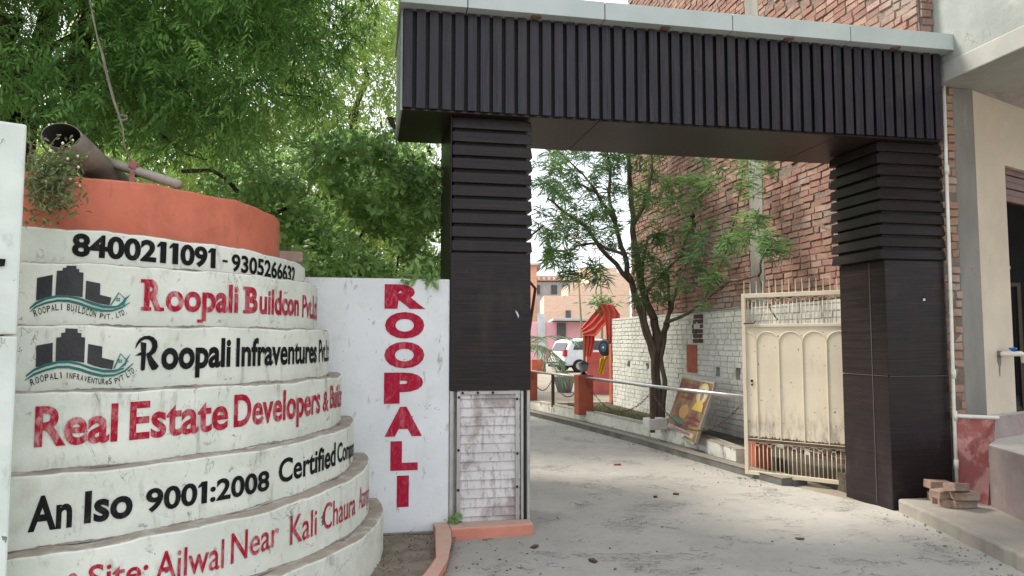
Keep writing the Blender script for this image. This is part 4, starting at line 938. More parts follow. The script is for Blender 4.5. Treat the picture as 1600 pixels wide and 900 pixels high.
def pinnate(pos, dirs, Lr, npair, ll, lw_, droop=.25):
    """compound leaves: leaflets in pairs along drooping stalks"""
    n = len(pos); side = perp(dirs); side[:, 2] *= .3; side = unit(side - dirs * (side * dirs).sum(1, keepdims=True))
    Vs = []; Fs = []; off = 0; Lr = Lr * rng.uniform(.7, 1.15, (n, 1))
    for k_ in range(npair):
        t = .18 + .82 * (k_ + .5) / npair
        base = pos + dirs * Lr * t + np.array([0, 0, -1]) * Lr * droop * t * t
        for sg_ in (1, -1):
            dd = unit(dirs * .75 + side * sg_ * .9 + np.array([0, 0, -.35]) + rng.normal(scale=.16, size=(n, 3)))
            ss = unit(np.cross(dd, np.array([0, 0, 1.0]) + rng.normal(scale=.35, size=(n, 3))))
            v_, f_ = leaf_quads(base, dd, ss, ll * (1 - .25 * abs(t - .55)) * rng.uniform(.8, 1.15, n), lw_, .12)
            Vs.append(v_); Fs.append(f_ + off); off += len(v_)
    return np.concatenate(Vs), np.concatenate(Fs)
def limb(mb, p0, p1, r0, r1, wob=.1, n=7):
    p0, p1 = np.array(p0, float), np.array(p1, float); L = np.linalg.norm(p1 - p0)
    pts = [p0 + (p1 - p0) * (i / n) + (rng.normal(size=3) * wob * L * .12 if 0 < i < n else 0) for i in range(n + 1)]
    mb.tube(pts, [r0 + (r1 - r0) * i / n for i in range(n + 1)], 9); return pts

# --- neem tree hanging over the stepped sign
nt = thing('neem_tree', 'large neem tree with feathery drooping leaves spreading over the stepped sign', 'tree', (0, 0, 0))
tb = MB(); base_p = (-4.9, 7.0, 0); fork = at(22, 185, 7.0)
limb(tb, base_p, fork, .26, .20, .25)
tips = []
for q, r0 in (((-3.2, 6.4, 5.0), .12), ((-6.6, 6.8, 5.4), .12), ((-4.6, 7.6, 6.2), .13), ((-2.2, 7.4, 5.2), .10), ((-4.2, 5.8, 5.4), .10)):
    pts = limb(tb, fork, q, r0, .05, .5)
    for _ in range(6):
        s_ = pts[random.randint(3, 7)]; e_ = np.array(s_) + rng.normal(size=3) * np.array([1.0, .8, .5]) + np.array([0, 0, .2]); e_[0] = min(e_[0], -2.0); limb(tb, s_, e_, .03, .008, .6, 5)
tb.build('trunk', bark, nt, smooth=True)
bx = [-400, 0, 60, 120, 200, 300, 380, 450, 510, 570, 620, 650]; by = [120, 180, 188, 215, 255, 275, 250, 215, 175, 100, 20, -60]
N = 5200
c = rng.uniform([-8.5, 4.3, 2.9], [-.9, 8.2, 7.8], (N * 3, 3))
px, py = proj(c); lim = np.interp(px, bx, by)
clump = np.sin(c[:, 0] * 2.1 + 1) * np.sin(c[:, 1] * 1.9) * np.sin(c[:, 2] * 2.6 + .5) + .35 * np.sin(c[:, 0] * 5.3) * np.sin(c[:, 2] * 4.7 + c[:, 1])
ok = (py < lim - 30 + 16 * np.sin(px * .05 + 1)) & (px < 590 + 20 * np.sin(py * .06)) & (clump > -.08) & (((c[:, 0] + 4.6) / 4.3) ** 2 + ((c[:, 1] - 6.2) / 2.0) ** 2 + ((c[:, 2] - 5.0) / 3.2) ** 2 < 1.15)
c = c[ok]
vis = proj(c); order = np.arange(len(c))
nl = 5; pos = np.repeat(c, nl, 0) + rng.normal(scale=.07, size=(len(c) * nl, 3))
dirs = unit(rng.normal(size=(len(pos), 3)) * np.array([1, 1, .45]) + np.array([0, 0, -.35]))
v_, f_ = pinnate(pos, dirs, .26, 6, .072, .017, .35)
quads_obj('crown', v_, f_, neem_leaf, nt, np.tile(np.clip(.6 * rng.random(len(pos)) + .55 * np.repeat(rng.random(len(c)) ** 2, nl), 0, 1), 6 * 2 * 2))
NEEM_N = len(pos)

# --- bright tree farther back
bt = thing('bright_tree', 'sunlit yellow green tree beyond the white wall, left of the gateway', 'tree', (0, 0, 0))
tb = MB(); limb(tb, (-3.4, 14.5, 0), (-3.0, 14.2, 4.2), .22, .15, .2)
for q in ((-1.6, 13.5, 7.0), (-3.2, 15, 8.2), (-5.4, 14.5, 6.8), (-1.4, 14.2, 5.0), (-4.6, 13.4, 4.6)): limb(tb, (-3.0, 14.2, 4.0), q, .10, .03, .5)
tb.build('trunk', bark, bt, smooth=True)
c = rng.uniform([-9.5, 12.0, 1.6], [-1.0, 17.0, 10.5], (9000, 3)); px, py = proj(c)
clump = np.sin(c[:, 0] * 1.6 + 2) * np.sin(c[:, 1] * 1.3) * np.sin(c[:, 2] * 1.9 + .9) + .4 * np.sin(c[:, 0] * 4.1 + 1) * np.sin(c[:, 2] * 3.9)
rx = np.interp(py, [-100, 0, 120, 200, 225, 240, 420], [640, 660, 690, 690, 668, 655, 700])
ok = (clump > -.10) & (px < rx) & (((c[:, 0] + 4.6) / 4.6) ** 2 + ((c[:, 1] - 14.5) / 2.8) ** 2 + ((c[:, 2] - 5.4) / 4.6) ** 2 < 1.1); c = c[ok]
pos = np.repeat(c, 4, 0) + rng.normal(scale=.16, size=(len(c) * 4, 3)); dirs = unit(rng.normal(size=(len(pos), 3)) * np.array([1, 1, .5]) + np.array([0, 0, -.3]))
v_, f_ = pinnate(pos, dirs, .36, 5, .11, .032, .3); quads_obj('crown', v_, f_, bright_leaf, bt, np.tile(rng.random(len(pos)), 5 * 2 * 2))

# --- dense bush behind the white wall
bu = thing('leafy_bush', 'dense broad-leaved green bush behind the white wall, left of the dark column', 'bush', (0, 0, 0))
tb = MB()
for i in range(16):
    p0 = (rng.uniform(-2.6, -.8), rng.uniform(8.3, 9.2), 0); p1 = (p0[0] + rng.normal() * .5, p0[1] + rng.normal() * .3, rng.uniform(2.6, 3.6)); limb(tb, p0, p1, .03, .012, .6)
for pts in ([at(285, 268, 7.6), at(330, 266, 7.5), at(352, 278, 7.5), at(372, 300, 7.4)], [at(395, 340, 7.0), at(430, 333, 7.3), at(450, 325, 7.4)]): tb.tube(pts, .022, 7)
tb.build('stem', bark, bu, smooth=True)
c = rng.uniform([-3.9, 6.9, 1.9], [-.55, 9.4, 4.3], (15000, 3)); px, py = proj(c)
topy = np.interp(px, [300, 340, 420, 500, 560, 620, 665, 700], [300, 255, 235, 222, 212, 218, 246, 275])
clump = np.sin(c[:, 0] * 4.2 + 2) * np.sin(c[:, 1] * 3.3) * np.sin(c[:, 2] * 4.6 + .4) + .5 * np.sin(c[:, 0] * 8.7 + 1) * np.sin(c[:, 2] * 9.3) + .25 * np.sin(c[:, 0] * 2.1 + c[:, 2] * 3)
gap = (np.abs(py - 322 - 8 * np.sin(px * .05)) < 16) & (px > 480) & (px < 590)
gap2 = (py > 368) & (px > 440) & (px < 600) & (rng.random(len(px)) > .22)
gap3 = (px > 660) & (py > 355) & (py < 405)
front = c[:, 1] < 7.5
ok = (clump > .0) & (py > topy) & (px > 318 + np.maximum(0, py - 330) * .9) & (c[:, 0] < -.62 - .0) & ~((gap | gap2 | gap3) & front) & ~gap3
c = c[ok]; px, py = proj(c)
nb = 6; tw_ = np.repeat(unit(rng.normal(size=(len(c), 3)) + np.array([0, -.4, .5])), nb, 0); al = np.tile(np.arange(nb) / nb, len(c))[:, None]
pos = np.repeat(c, nb, 0) + tw_ * al * .16
d = unit(perp(tw_) * .9 + tw_ * .6); sd_ = unit(np.cross(d, np.array([0, -.3, 1.0]) + rng.normal(scale=.4, size=(len(d), 3))))
v_, f_ = leaf_quads(pos, d, sd_, rng.uniform(.065, .115, len(pos)), rng.uniform(.034, .052, len(pos)), .15); quads_obj('foliage', v_, f_, bush_leaf, bu, np.tile(np.clip(.5 * rng.random(len(pos)) + .6 * np.repeat(rng.random(len(c)), nb) ** 2, 0, 1), 2))
# shoots lapping over the wall top
c = np.array([P(rng.uniform(-.42, -.10), rng.uniform(-.03, .18), 2.14 + abs(rng.normal()) * .10 - .05) for _ in range(210)])
d = unit(rng.normal(size=(len(c), 3)) + np.array([0, -.8, -.1])); sd_ = unit(np.cross(d, rand_unit(len(d)) + np.array([0, -.4, 1])))
v_, f_ = leaf_quads(c, d, sd_, .075, .036, .3); quads_obj('overhang', v_, f_, bush_leaf, bu)

# --- backdrop trees further off on the left
for i, (x, y, h, rx_) in enumerate([(-9.5, 19, 8.5, 3.6), (-4.5, 22, 8.0, 3.4)]):
    t = thing('far_tree', ['leafy tree seen through gaps far behind the white pillar', 'leafy tree seen through gaps far behind the orange planter'][i], 'tree', (x, y, 0))
    tb = MB(); limb(tb, (0, 0, 0), (0, 0, h * .6), .25, .12, .2); tb.build('trunk', bark, t, smooth=True)
    c = rand_unit(1500) * rng.random((1500, 1)) ** .4 * np.array([rx_, 2.6, h * .42]) + np.array([0, 0, h * .56]); px, py = proj(c + np.array([x, y, 0])); c = c[px < 655]
    pos = np.repeat(c, 4, 0) + rng.normal(scale=.2, size=(len(c) * 4, 3)); d = unit(rng.normal(size=(len(pos), 3)) + np.array([0, 0, -.2])); sd_ = perp(d)
    v_, f_ = leaf_quads(pos, d, sd_, .28, .12, .2); quads_obj('crown', v_, f_, bright_leaf if i else bush_leaf, t)

# --- oleander-like tree in the lane bed
ot = thing('oleander_tree', 'small tree with forked trunk and tufts of long narrow leaves in the lane bed', 'tree', tuple(P(4.23, 5.78, .15)))
Ob = np.array(ot.location); tb = MB(); Y0 = Ob[1]
def pth(pts, r0, r1):
    w = [at(px, py, Y) - Ob for px, py, Y in pts]
    out = []
    for i in range(len(w) - 1):
        for k_ in range(3): out.append(w[i] + (w[i + 1] - w[i]) * k_ / 3 + rng.normal(scale=.012, size=3))
    out.append(w[-1]); n = len(out); tb.tube(out, [r0 + (r1 - r0) * i / (n - 1) for i in range(n)], 9); return out
def Yw(px): q = ona(px, 400, 4.32); return P(4.32, q[1])[1]
B = []
B.append(pth([(1031, 676, Y0), (1028, 630, Y0), (1024, 570, Y0), (1026, 530, Y0), (1022, 500, Y0)], .085, .07))
B.append(pth([(1024, 560, Y0 - .04), (1010, 520, Y0), (998, 480, Y0 + .1), (985, 440, Y0), (975, 400, Y0 - .2), (962, 350, Y0 - .3), (930, 300, Y0 - .5), (900, 285, Y0 - .7)], .075, .02))
B.append(pth([(1022, 500, Y0), (1006, 460, Y0 + .2), (994, 400, Y0 + .3), (988, 340, Y0 + .4), (984, 280, Y0 + .4), (982, 225, Y0 + .4), (985, 170, Y0 + .4)], .07, .03))
B.append(pth([(1028, 540, Y0), (1040, 505, Y0 - .2), (1052, 470, Y0 - .3), (1060, 440, Y0 - .5)], .05, .02))
B.append(pth([(985, 440, Y0), (950, 400, Y0 - .3), (915, 355, Y0 - .6), (880, 330, Y0 - .9), (855, 310, Y0 - 1.1)], .045, .015))
B.append(pth([(990, 350, Y0 + .3), (1010, 310, Y0 + .1), (1018, 270, Y0), (1020, 220, Y0)], .04, .015))
B.append(pth([(962, 350, Y0 - .3), (950, 300, Y0 - .2), (955, 260, Y0), (945, 215, Y0)], .035, .015))
B.append(pth([(975, 400, Y0 - .2), (935, 380, Y0), (900, 385, Y0 + .2), (880, 400, Y0 + .3)], .03, .012))
B.append(pth([(1000, 470, Y0), (1030, 430, Y0 - .5), (1065, 400, Y0 - .8), (1075, 360, Y0 - .9)], .035, .012))
B.append(pth([(1185, 432, Yw(1185)), (1192, 400, Yw(1192)), (1208, 380, Yw(1205))], .018, .008))
B.append(pth([(1036, 670, Y0 - .05), (1038, 610, Y0 - .08), (1034, 560, Y0 - .07), (1040, 520, Y0 - .1), (1048, 480, Y0 - .25), (1043, 430, Y0 - .3)], .05, .02))
B.append(pth([(1026, 670, Y0 - .06), (1020, 600, Y0 - .1), (1022, 545, Y0 - .08), (1008, 500, Y0 - .1), (1004, 430, Y0), (1012, 370, Y0 + .1)], .05, .02))
B.append(pth([(930, 300, Y0 - .5), (900, 260, Y0 - .4), (870, 235, Y0 - .4)], .02, .01))
B.append(pth([(1100, 470, Yw(1100)), (1135, 390, Yw(1135)), (1150, 330, Yw(1150)), (1160, 265, Yw(1160))], .015, .008))
B.append(pth([(1040, 505, Y0 - .3), (1075, 490, Yw(1075)), (1100, 470, Yw(1100)), (1140, 440, Yw(1140)), (1185, 432, Yw(1185)), (1196, 470, Yw(1196)), (1215, 500, Yw(1215))], .03, .01))
tb.build('trunk', greybark, ot, smooth=True)
ros = []
def R2(n, x0, x1, y0, y1, Y_0, Y_1):
    for _ in range(n): ros.append(at(rng.uniform(x0, x1), rng.uniform(y0, y1), rng.uniform(Y_0, Y_1)) - Ob)
R2(125, 838, 985, 150, 290, Y0 - 1.3, Y0 + .9); R2(85, 838, 965, 285, 390, Y0 - 1.2, Y0 + .7); R2(14, 850, 950, 390, 425, Y0 - .8, Y0 + .5)
R2(60, 960, 1035, 120, 330, Y0 - .6, Y0 + .8); R2(26, 985, 1040, 340, 470, Y0 - .8, Y0 + .2)
for px, py in [(1075, 365), (1082, 352), (1060, 375), (1098, 362), (1090, 378), (1050, 360), (1110, 345), (1040, 380), (1030, 345), (1000, 390), (1015, 400), (1025, 372), (1008, 418), (1022, 435), (1040, 445), (1055, 455), (1062, 438), (1045, 430), (1070, 445), (1090, 415), (1105, 425), (1120, 405), (1085, 430), (1130, 375), (1145, 372), (1155, 360), (1135, 385), (1165, 280), (1160, 262), (1150, 290), (1120, 265), (1115, 285), (1175, 300), (1172, 330), (1180, 340), (1172, 350), (1210, 380), (1200, 372), (1205, 392), (1070, 275), (1078, 285), (1100, 300), (1040, 295), (1050, 280), (1060, 310), (1070, 330), (1080, 320), (1178, 270), (1170, 250), (1186, 345), (1190, 365), (1150, 385), (1160, 375), (1110, 440), (1125, 430), (1062, 420), (1090, 395), (1072, 400), (1045, 320), (1030, 300), (905, 435), (935, 440), (890, 425), (945, 430), (918, 415), (885, 432), (865, 400)]:
    ros.append(at(px + rng.normal() * 3, py + rng.normal() * 3, min(Y0 - rng.uniform(.3, 1.0), Yw(px) - rng.uniform(.0, .6))) - Ob)
ros = np.array(ros); nl = 28
ros = np.concatenate([ros, ros[-30:] + rng.normal(scale=.13, size=(30, 3))])
pos = np.repeat(ros, nl, 0) + rng.normal(scale=.02, size=(len(ros) * nl, 3)); pos[:, 2] += rng.uniform(-.06, .05, len(pos))
axis_ = np.repeat(unit(rng.normal(size=(len(ros), 3)) * .5 + np.array([0, -.15, .9])), nl, 0)
d = unit(perp(axis_) + axis_ * rng.uniform(-.35, .9, (len(pos), 1))); sd_ = unit(np.cross(d, axis_))
v_, f_ = leaf_quads(pos, d, sd_, rng.uniform(.15, .25, len(pos)), rng.uniform(.015, .022, len(pos)), .28, .05); quads_obj('crown', v_, f_, ole_leaf, ot, np.tile(np.repeat(rng.random(len(ros)), nl), 2))
yb = MB()
for px, py in ((895, 372), (905, 378), (1027, 362), (1052, 392), (1040, 325), (900, 366)):
    q = at(px, py, Y0 - .9) - Ob; yb.obox(q, (.022, .022, .034), Matrix.Rotation(1, 3, 'X'), .01)
yb.build('blossom', mk('orange_blossom', (.75, .33, .03), rough=.6, bump=0), ot)

# --- weeds on the drum rim
wd_ = thing('weed_clump', 'straggly weeds with small white flower heads spilling over the orange planter', 'weeds', (0, 0, 0))
tb = MB(); lv = []
for i in range(46):
    p0 = at(rng.uniform(42, 95), rng.uniform(285, 335), rng.uniform(3.95, 4.35)); e = at(rng.uniform(45, 140), rng.uniform(195, 330), rng.uniform(3.75, 4.3))
    mid = (p0 + e) / 2 + np.array([rng.normal() * .05, -.05, .08]); pts = [p0 * (1 - t) ** 2 + mid * 2 * t * (1 - t) + e * t * t for t in np.linspace(0, 1, 7)]
    tb.tube(pts, .0028, 5)
    for q in pts[1:]:
        for _ in range(4 if q[2] < 2.62 else 1): lv.append(q + rng.normal(scale=.03, size=3))
    if i % 2 == 0: fl = MB(); fl.lathe([(.003, -.007), (.008, 0), (.003, .008)], tuple(e), 7); fl.build('flower_head', bloom, wd_)
for _ in range(330): lv.append(at(rng.uniform(40, 76) , rng.uniform(235, 350), rng.uniform(3.85, 4.3)) + rng.normal(scale=.03, size=3))
for _ in range(100): lv.append(at(rng.uniform(76, 112), rng.uniform(285, 335), rng.uniform(3.85, 4.1)) + rng.normal(scale=.02, size=3))
tb.build('stem', stemm, wd_)
lv = np.array(lv); d = unit(rng.normal(size=lv.shape) + np.array([0, -.2, .1])); sd_ = perp(d)
v_, f_ = leaf_quads(lv, d, sd_, rng.uniform(.025, .05, len(lv)), rng.uniform(.010, .02, len(lv)), .2); quads_obj('leaves', v_, f_, weed_leaf, wd_)

# --- little plant at the foot of the left column
sp_ = thing('small_weed', 'small green weed at the foot of the left column on the salmon kerb', 'weed', tuple(P(.03, -.06, .09)))
lv = rng.normal(scale=(.03, .02, .0), size=(70, 3)) + np.array([0, 0, 1]) * rng.uniform(0, .075, (70, 1)); d = unit(rng.normal(size=lv.shape) + np.array([0, -.2, .7])); sd_ = perp(d)
v_, f_ = leaf_quads(lv, d, sd_, .035, .016, .3); quads_obj('leaves', v_, f_, bush_leaf, sp_)
bl_ = thing('broad_leaf_sprig', 'two large flat green leaves drooping over the white step right of the orange drum', 'plant', tuple(at(462, 402, 6.0)))
v_, f_ = leaf_quads(np.array([[-.06, 0, .05], [.02, -.02, .06]]), unit(np.array([[.8, -.3, -.15], [.5, -.4, -.7]])), unit(np.array([[.1, .6, .8], [.8, .2, .4]])), np.array([.24, .2]), np.array([.13, .12]), .2); quads_obj('leaves', v_, f_, bush_leaf, bl_)
tb = MB(); tb.tube([(-.06, 0, .05), (-.1, .05, -.05), (-.1, .12, -.3)], .006, 6); tb.build('stem', stemm, bl_)
# --- grass in the bed
gp = []
for _ in range(1500):
    b_ = rng.uniform(5.6, 9.2); gp.append(P(np.interp(b_, [5, 9.4], [3.95, 3.4]) + abs(rng.normal()) * .45, b_, .18))
gp = np.array([q for q in gp if AB(q)[0] < 4.62]); d = unit(rng.normal(size=gp.shape) * .45 + np.array([0, 0, 1])); sd_ = perp(d)
v_, f_ = leaf_quads(gp, d, sd_, rng.uniform(.06, .18, len(gp)), .009, .2); gr = quads_obj('grass', v_, f_, grass_leaf, None); tag(gr, 'dry grass and leaf litter in the planting bed by the white brick wall', 'grass', kind='stuff')
gp = np.array([[rng.uniform(-1.35, -.6), rng.uniform(4.3, 6.2), .02] for _ in range(260)]); d = unit(rng.normal(size=gp.shape) * .8 + np.array([0, 0, .6])); sd_ = perp(d)
v_, f_ = leaf_quads(gp, d, sd_, rng.uniform(.02, .07, len(gp)), .007, .2); gr = quads_obj('leaf_litter', v_, f_, mk('dry_litter', (.16, .12, .07), (.09, .07, .045), 20, rough=.9, bump=0), None); tag(gr, 'dry twigs and leaf scraps on the dirt beside the stepped sign', 'litter', kind='stuff')

# --- palm fronds
pmn = thing('young_palm', 'young feathery palm beyond the left column beside the courtyard', 'palm', tuple(P(2.78, 11.6, .15)))
pb_ = np.array(pmn.location); tb = MB(); lv = []; ld = []
tb.tube([(0, 0, 0), (.05, 0, .5), (.03, 0, 1.0)], [.12, .10, .07], 10)
for i in range(15):
    az = i * 2.4 + rng.uniform(-.2, .2); Lf = rng.uniform(1.2, 1.75); h = np.array([math.cos(az), math.sin(az), 0])
    pts = [np.array([0, 0, 1.0]) + h * Lf * t + np.array([0, 0, 1]) * (Lf * 1.05 * t - Lf * (.75 + .3 * (i % 3)) * t * t) for t in np.linspace(0, 1, 14)]
    tb.tube(pts, [.014 - .011 * i_ / 13 for i_ in range(14)], 6); sdv = np.cross(h, [0, 0, 1])
    for k_ in range(2, 14):
        for sg_ in (1, -1):
            for t in (0, .5):
                lv.append(pts[k_] * (1 - t) + pts[k_ - 1] * t + rng.normal(scale=.01, size=3)); ld.append(unit((pts[k_] - pts[k_ - 1])[None] * 9 * .6 + sdv * sg_ * .8 + rng.normal(scale=.12, size=(1, 3)))[0])
tb.build('trunk', stemm, pmn, smooth=True); lv = np.array(lv); ld = np.array(ld); sd_ = unit(np.cross(ld, [0, 0, 1.0]))
v_, f_ = leaf_quads(lv, ld, sd_, .32, .03, .3); quads_obj('fronds', v_, f_, palm_leaf, pmn)

# ================================================================ SMALL THINGS ON THE DRUM
tu = thing('metal_tube', 'rolled rusty sheet-metal tube lying on the orange planter, dark open end forward', 'pipe', (0, 0, 0))
p0 = at(96, 212, 4.2); p1 = at(182, 292, 5.0); ax_ = unit((p1 - p0)[None])[0]; n = 26; m = MB(); vs = []
s1 = unit(np.cross(ax_, [0, 0, 1])[None])[0]; s2 = np.cross(s1, ax_)
for q, r_ in ((p0, .098), (p0 + (p1 - p0) * .5, .105), (p1, .11)):
    for R__ in (1, .955):
        for k_ in range(n): 
            t = 2 * math.pi * k_ / n; vs.append(q + (s1 * math.cos(t) + s2 * math.sin(t) * .88) * r_ * R__ + ax_ * .03 * math.sin(t + 1))
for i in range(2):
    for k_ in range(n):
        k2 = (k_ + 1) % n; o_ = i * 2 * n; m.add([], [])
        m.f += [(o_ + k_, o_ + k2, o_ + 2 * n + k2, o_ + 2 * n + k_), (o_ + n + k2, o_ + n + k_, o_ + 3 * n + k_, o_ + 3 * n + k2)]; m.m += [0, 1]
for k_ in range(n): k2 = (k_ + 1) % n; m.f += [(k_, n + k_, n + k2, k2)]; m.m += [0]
m.f += [tuple(5 * n + k_ for k_ in range(n))]; m.m += [1]  # disc added to close the far end and keep the bore dark
m.v = [tuple(map(float, q)) for q in vs]; m.build('tube', [mk('weathered_sheet', (.22, .185, .15), (.14, .115, .095), 5, rough=.5, spec=.5, bump=.2, layers=[((.34, .31, .26), 4, (1, 1, 1), .55, .7, .6)]), mk('inner_shade_paint', (.02, .018, .016), rough=.9, bump=0)], tu, smooth=True)  # near-black second colour paints in the unlit interior of the tube
bm = thing('bamboo_pole', 'weathered grey bamboo pole tied across the top of the orange planter', 'pole', (0, 0, 0))
q0, q1 = at(150, 247, 4.75), at(281, 289, 4.62); m = MB(); pts = [q0 + (q1 - q0) * t for t in (0, .3, .32, .34, .7, .72, .74, 1)]; m.tube(pts, [.031, .031, .035, .031, .031, .035, .031, .03], 12)
m.build('pole', mk('grey_bamboo', (.38, .345, .29), (.29, .255, .21), 6, (1, 1, 1), rough=.75, bump=.3, layers=[((.13, .11, .09), 9, (1, 1, 1), .6, .72, .6)]), bm, smooth=True)
rb_ = thing('cloth_tie', 'faded pink cloth strip knotted round the bamboo pole', 'cloth', (0, 0, 0)); m = MB()
qc = at(212, 267, 4.70); 
for dz, dx in ((0, 0), (.012, .006)): m.lathe([(.037, -.016), (.042, 0), (.037, .016)], (qc[0] + dx, qc[1], qc[2]), 12, axis='x')
m.obox((qc[0] + .003, qc[1] - .042, qc[2] + .03), (.05, .02, .045), Matrix.Rotation(.4, 3, 'Y'), .006)
m.obox((qc[0] + .0, qc[1] - .045, qc[2] - .07), (.035, .008, .12), Matrix.Rotation(.05, 3, 'Y'), .003); m.build('knot', mk('faded_pink', (.42, .17, .17), (.34, .13, .13), 8, rough=.9), rb_, bevel=.004)
wi = MB(); pts = [at(x, y, 4.25) for x, y in ((136, -60), (140, 0), (146, 30), (152, 58), (160, 85), (168, 120), (178, 158), (186, 180), (192, 200), (194, 228), (205, 252))]
wi.tube(pts, [.005] * 4 + [.008, .008, .008, .007, .005, .004, .004], 6); lp = [at(192 + 7 * math.cos(t), 184 + 4 * math.sin(t), 4.25) for t in np.linspace(0, 6.28, 10)]; wi.tube(lp, .006, 5)
o = wi.build('hanging_vine', mk('dry_vine', (.20, .175, .14), (.13, .11, .09), 10, rough=.9), None, smooth=True); tag(o, 'thin dry twisted vine hanging from the neem tree above the orange planter', 'vine')
rk = MB(); p = at(452, 405, 5.75); rk.obox((0, 0, 0), (.17, .13, .09), Matrix.Rotation(.5, 3, 'Z'), .02); o = rk.build('brick_chunk', mk('chunk_pink', (.36, .25, .21), (.28, .19, .16), 8, rough=.9), None, bevel=.02); o.location = (p[0], p[1], 2.235)
tag(o, 'broken brick chunk lying on the top white step right of the orange drum', 'rubble')

# litter on the road
for i, (px, py, lb) in enumerate([(965, 727, 'small red scrap lying on the concrete lane'), (1024, 777, 'left dark stone of the pair lying in the middle of the lane'), (1056, 773, 'right dark stone of the pair lying in the middle of the lane'), (835, 856, 'dark stone on the road near the right end of the salmon kerb'), (927, 878, 'small dark stone near the bottom centre of the road'), (1250, 843, 'flat dark stone on the road in front of the right column')]):
    p = gz(px, py, 0); m = MB(); m.obox((0, 0, .008), (.09 if i == 0 else .055, .04, .016), Matrix.Rotation(i * 1.3, 3, 'Z'), .009)
    o = m.build('litter_scrap' if i == 0 else 'stone', mk('red_scrap', (.30, .05, .05), rough=.8) if i == 0 else rust, None, bevel=.004); o.location = (p[0], p[1], 0); tag(o, lb, 'litter' if i == 0 else 'stone')

gp = []
for _ in range(160):
    i_ = random.random(); q = offset_line(dr, -.10 - abs(rng.normal()) * .22); j = random.uniform(0, 5.4); k_ = int(j); a_ = np.array(q[k_]) + (np.array(q[k_ + 1]) - np.array(q[k_])) * (j - k_); gp.append(P(a_[0], a_[1], .002))
for _ in range(90):
    b_ = -random.uniform(0, 2.6); a_ = float(np.interp(-b_, -ek[:, 1], ek[:, 0])) - .02 - abs(rng.normal()) * .16; gp.append(P(a_, b_, .002))
for _ in range(60): gp.append(gz(rng.uniform(700, 1500), rng.uniform(700, 895), .002))
for _ in range(70): gp.append(np.array([rng.uniform(-.5, .2), rng.uniform(4.6, 6.05), .002]))
gm_ = MB()
for q in gp:
    sz = abs(rng.normal()) * .0045 + .0025; gm_.obox(q + np.array([0, 0, sz * .3]), (sz * 1.6, sz * 1.2, sz * .9), Matrix.Rotation(rng.uniform(0, 3), 3, 'Z'), sz * .25)
o = gm_.build('grit', mk('grit_stone', (.24, .22, .19), (.13, .12, .10), 40, rough=.95, bump=0), None); tag(o, 'fine grit and gravel crumbs strewn over the concrete lane and its edges', 'grit', kind='stuff')

# ================================================================ BACKGROUND BEYOND THE LANE
# red cloth arch
cl = thing('red_cloth_arch', 'draped red cloth arch with yellow sash over the pink low wall', 'drape', tuple(P(0, 0)), ANG)
Yc = 19.0
def drape(pts_l, pts_r, n, m_, parent, fold=.05, name='drape', nf=5):
    """cloth between two edge polylines (world points), with gathered folds"""
    mb = MB(); A_ = np.array(pts_l, float); B_ = np.array(pts_r, float); k = 26
    def ev(Z, t): i = t * (len(Z) - 1); j = min(int(i), len(Z) - 2); return Z[j] + (Z[j + 1] - Z[j]) * (i - j)
    vs = []
    for i in range(k + 1):
        for j in range(n + 1):
            s_ = j / n; q = ev(A_, i / k) * (1 - s_) + ev(B_, i / k) * s_; q = q + np.array([0, -1, 0]) * fold * math.sin(s_ * nf * 2 * math.pi + i * .12) ; vs.append(tuple(AB(q)))
    mb.add(vs, [(i * (n + 1) + j, i * (n + 1) + j + 1, (i + 1) * (n + 1) + j + 1, (i + 1) * (n + 1) + j) for i in range(k) for j in range(n)]); o = mb.build(name, m_, parent, smooth=True)
    sl = o.modifiers.new('thick', 'SOLIDIFY'); sl.thickness = .012; return o
redc = mk('red_cloth', (.74, .14, .11), (.66, .11, .085), 4, rough=.8, bump=.1); yel = mk('yellow_cloth', (.62, .42, .03), (.52, .34, .02), 6, rough=.8, bump=.1)
drape([at(908, 512, Yc), at(925, 492, Yc), at(943, 474, Yc)], [at(911, 524, Yc - .1), at(930, 525, Yc - .15), at(953, 500, Yc - .15)], 22, redc, cl, .03, nf=3)
drape([at(936, 473, Yc - .3), at(942, 486, Yc - .3), at(946, 505, Yc - .3), at(949, 553, Yc - .3)], [at(958, 476, Yc - .3), at(969, 492, Yc - .3), at(965, 512, Yc - .3), at(959, 553, Yc - .3)], 30, redc, cl, .03, nf=3)
drape([at(910, 512, Yc), at(913, 535, Yc), at(914, 557, Yc)], [at(929, 516, Yc), at(929, 535, Yc), at(924, 557, Yc)], 18, redc, cl, .04, nf=3)
drape([at(938, 560, Yc - .3), at(936, 572, Yc - .3), at(934, 583, Yc - .3)], [at(953, 554, Yc - .3), at(946, 566, Yc - .3), at(942, 584, Yc - .3)], 12, yel, cl, .03, nf=2, name='yellow_sash')
m = MB(); 
for px in (913, 953):
    q = AB(at(px, 560, Yc + .1)); m.tube([(q[0], q[1], .2), (q[0], q[1], 2.35 if px > 930 else 1.9)], .035, 8)
q0, q1 = AB(at(910, 513, Yc + .1)), AB(at(945, 476, Yc + .1)); m.tube([q0, q1], .03, 8); m.tube([q1, AB(at(966, 492, Yc + .1))], .03, 8); m.build('pole', stemm, cl)
tuf = rng.normal(scale=(.18, .12, .09), size=(160, 3)) + AB(at(940, 474, Yc - .1)); d = unit(rng.normal(size=tuf.shape) + np.array([0, 0, .5])); v_, f_ = leaf_quads(tuf, d, perp(d), .2, .035, .3); quads_obj('leaf_garland', v_, f_, ole_leaf, cl)
lw2 = MB(); a0, a1 = AB(at(917, 600, 19.3)), AB(at(957, 600, 19.3)); lw2.box(a0[0], a1[0] + .15, a0[1], a0[1] + .2, 0, 1.12)
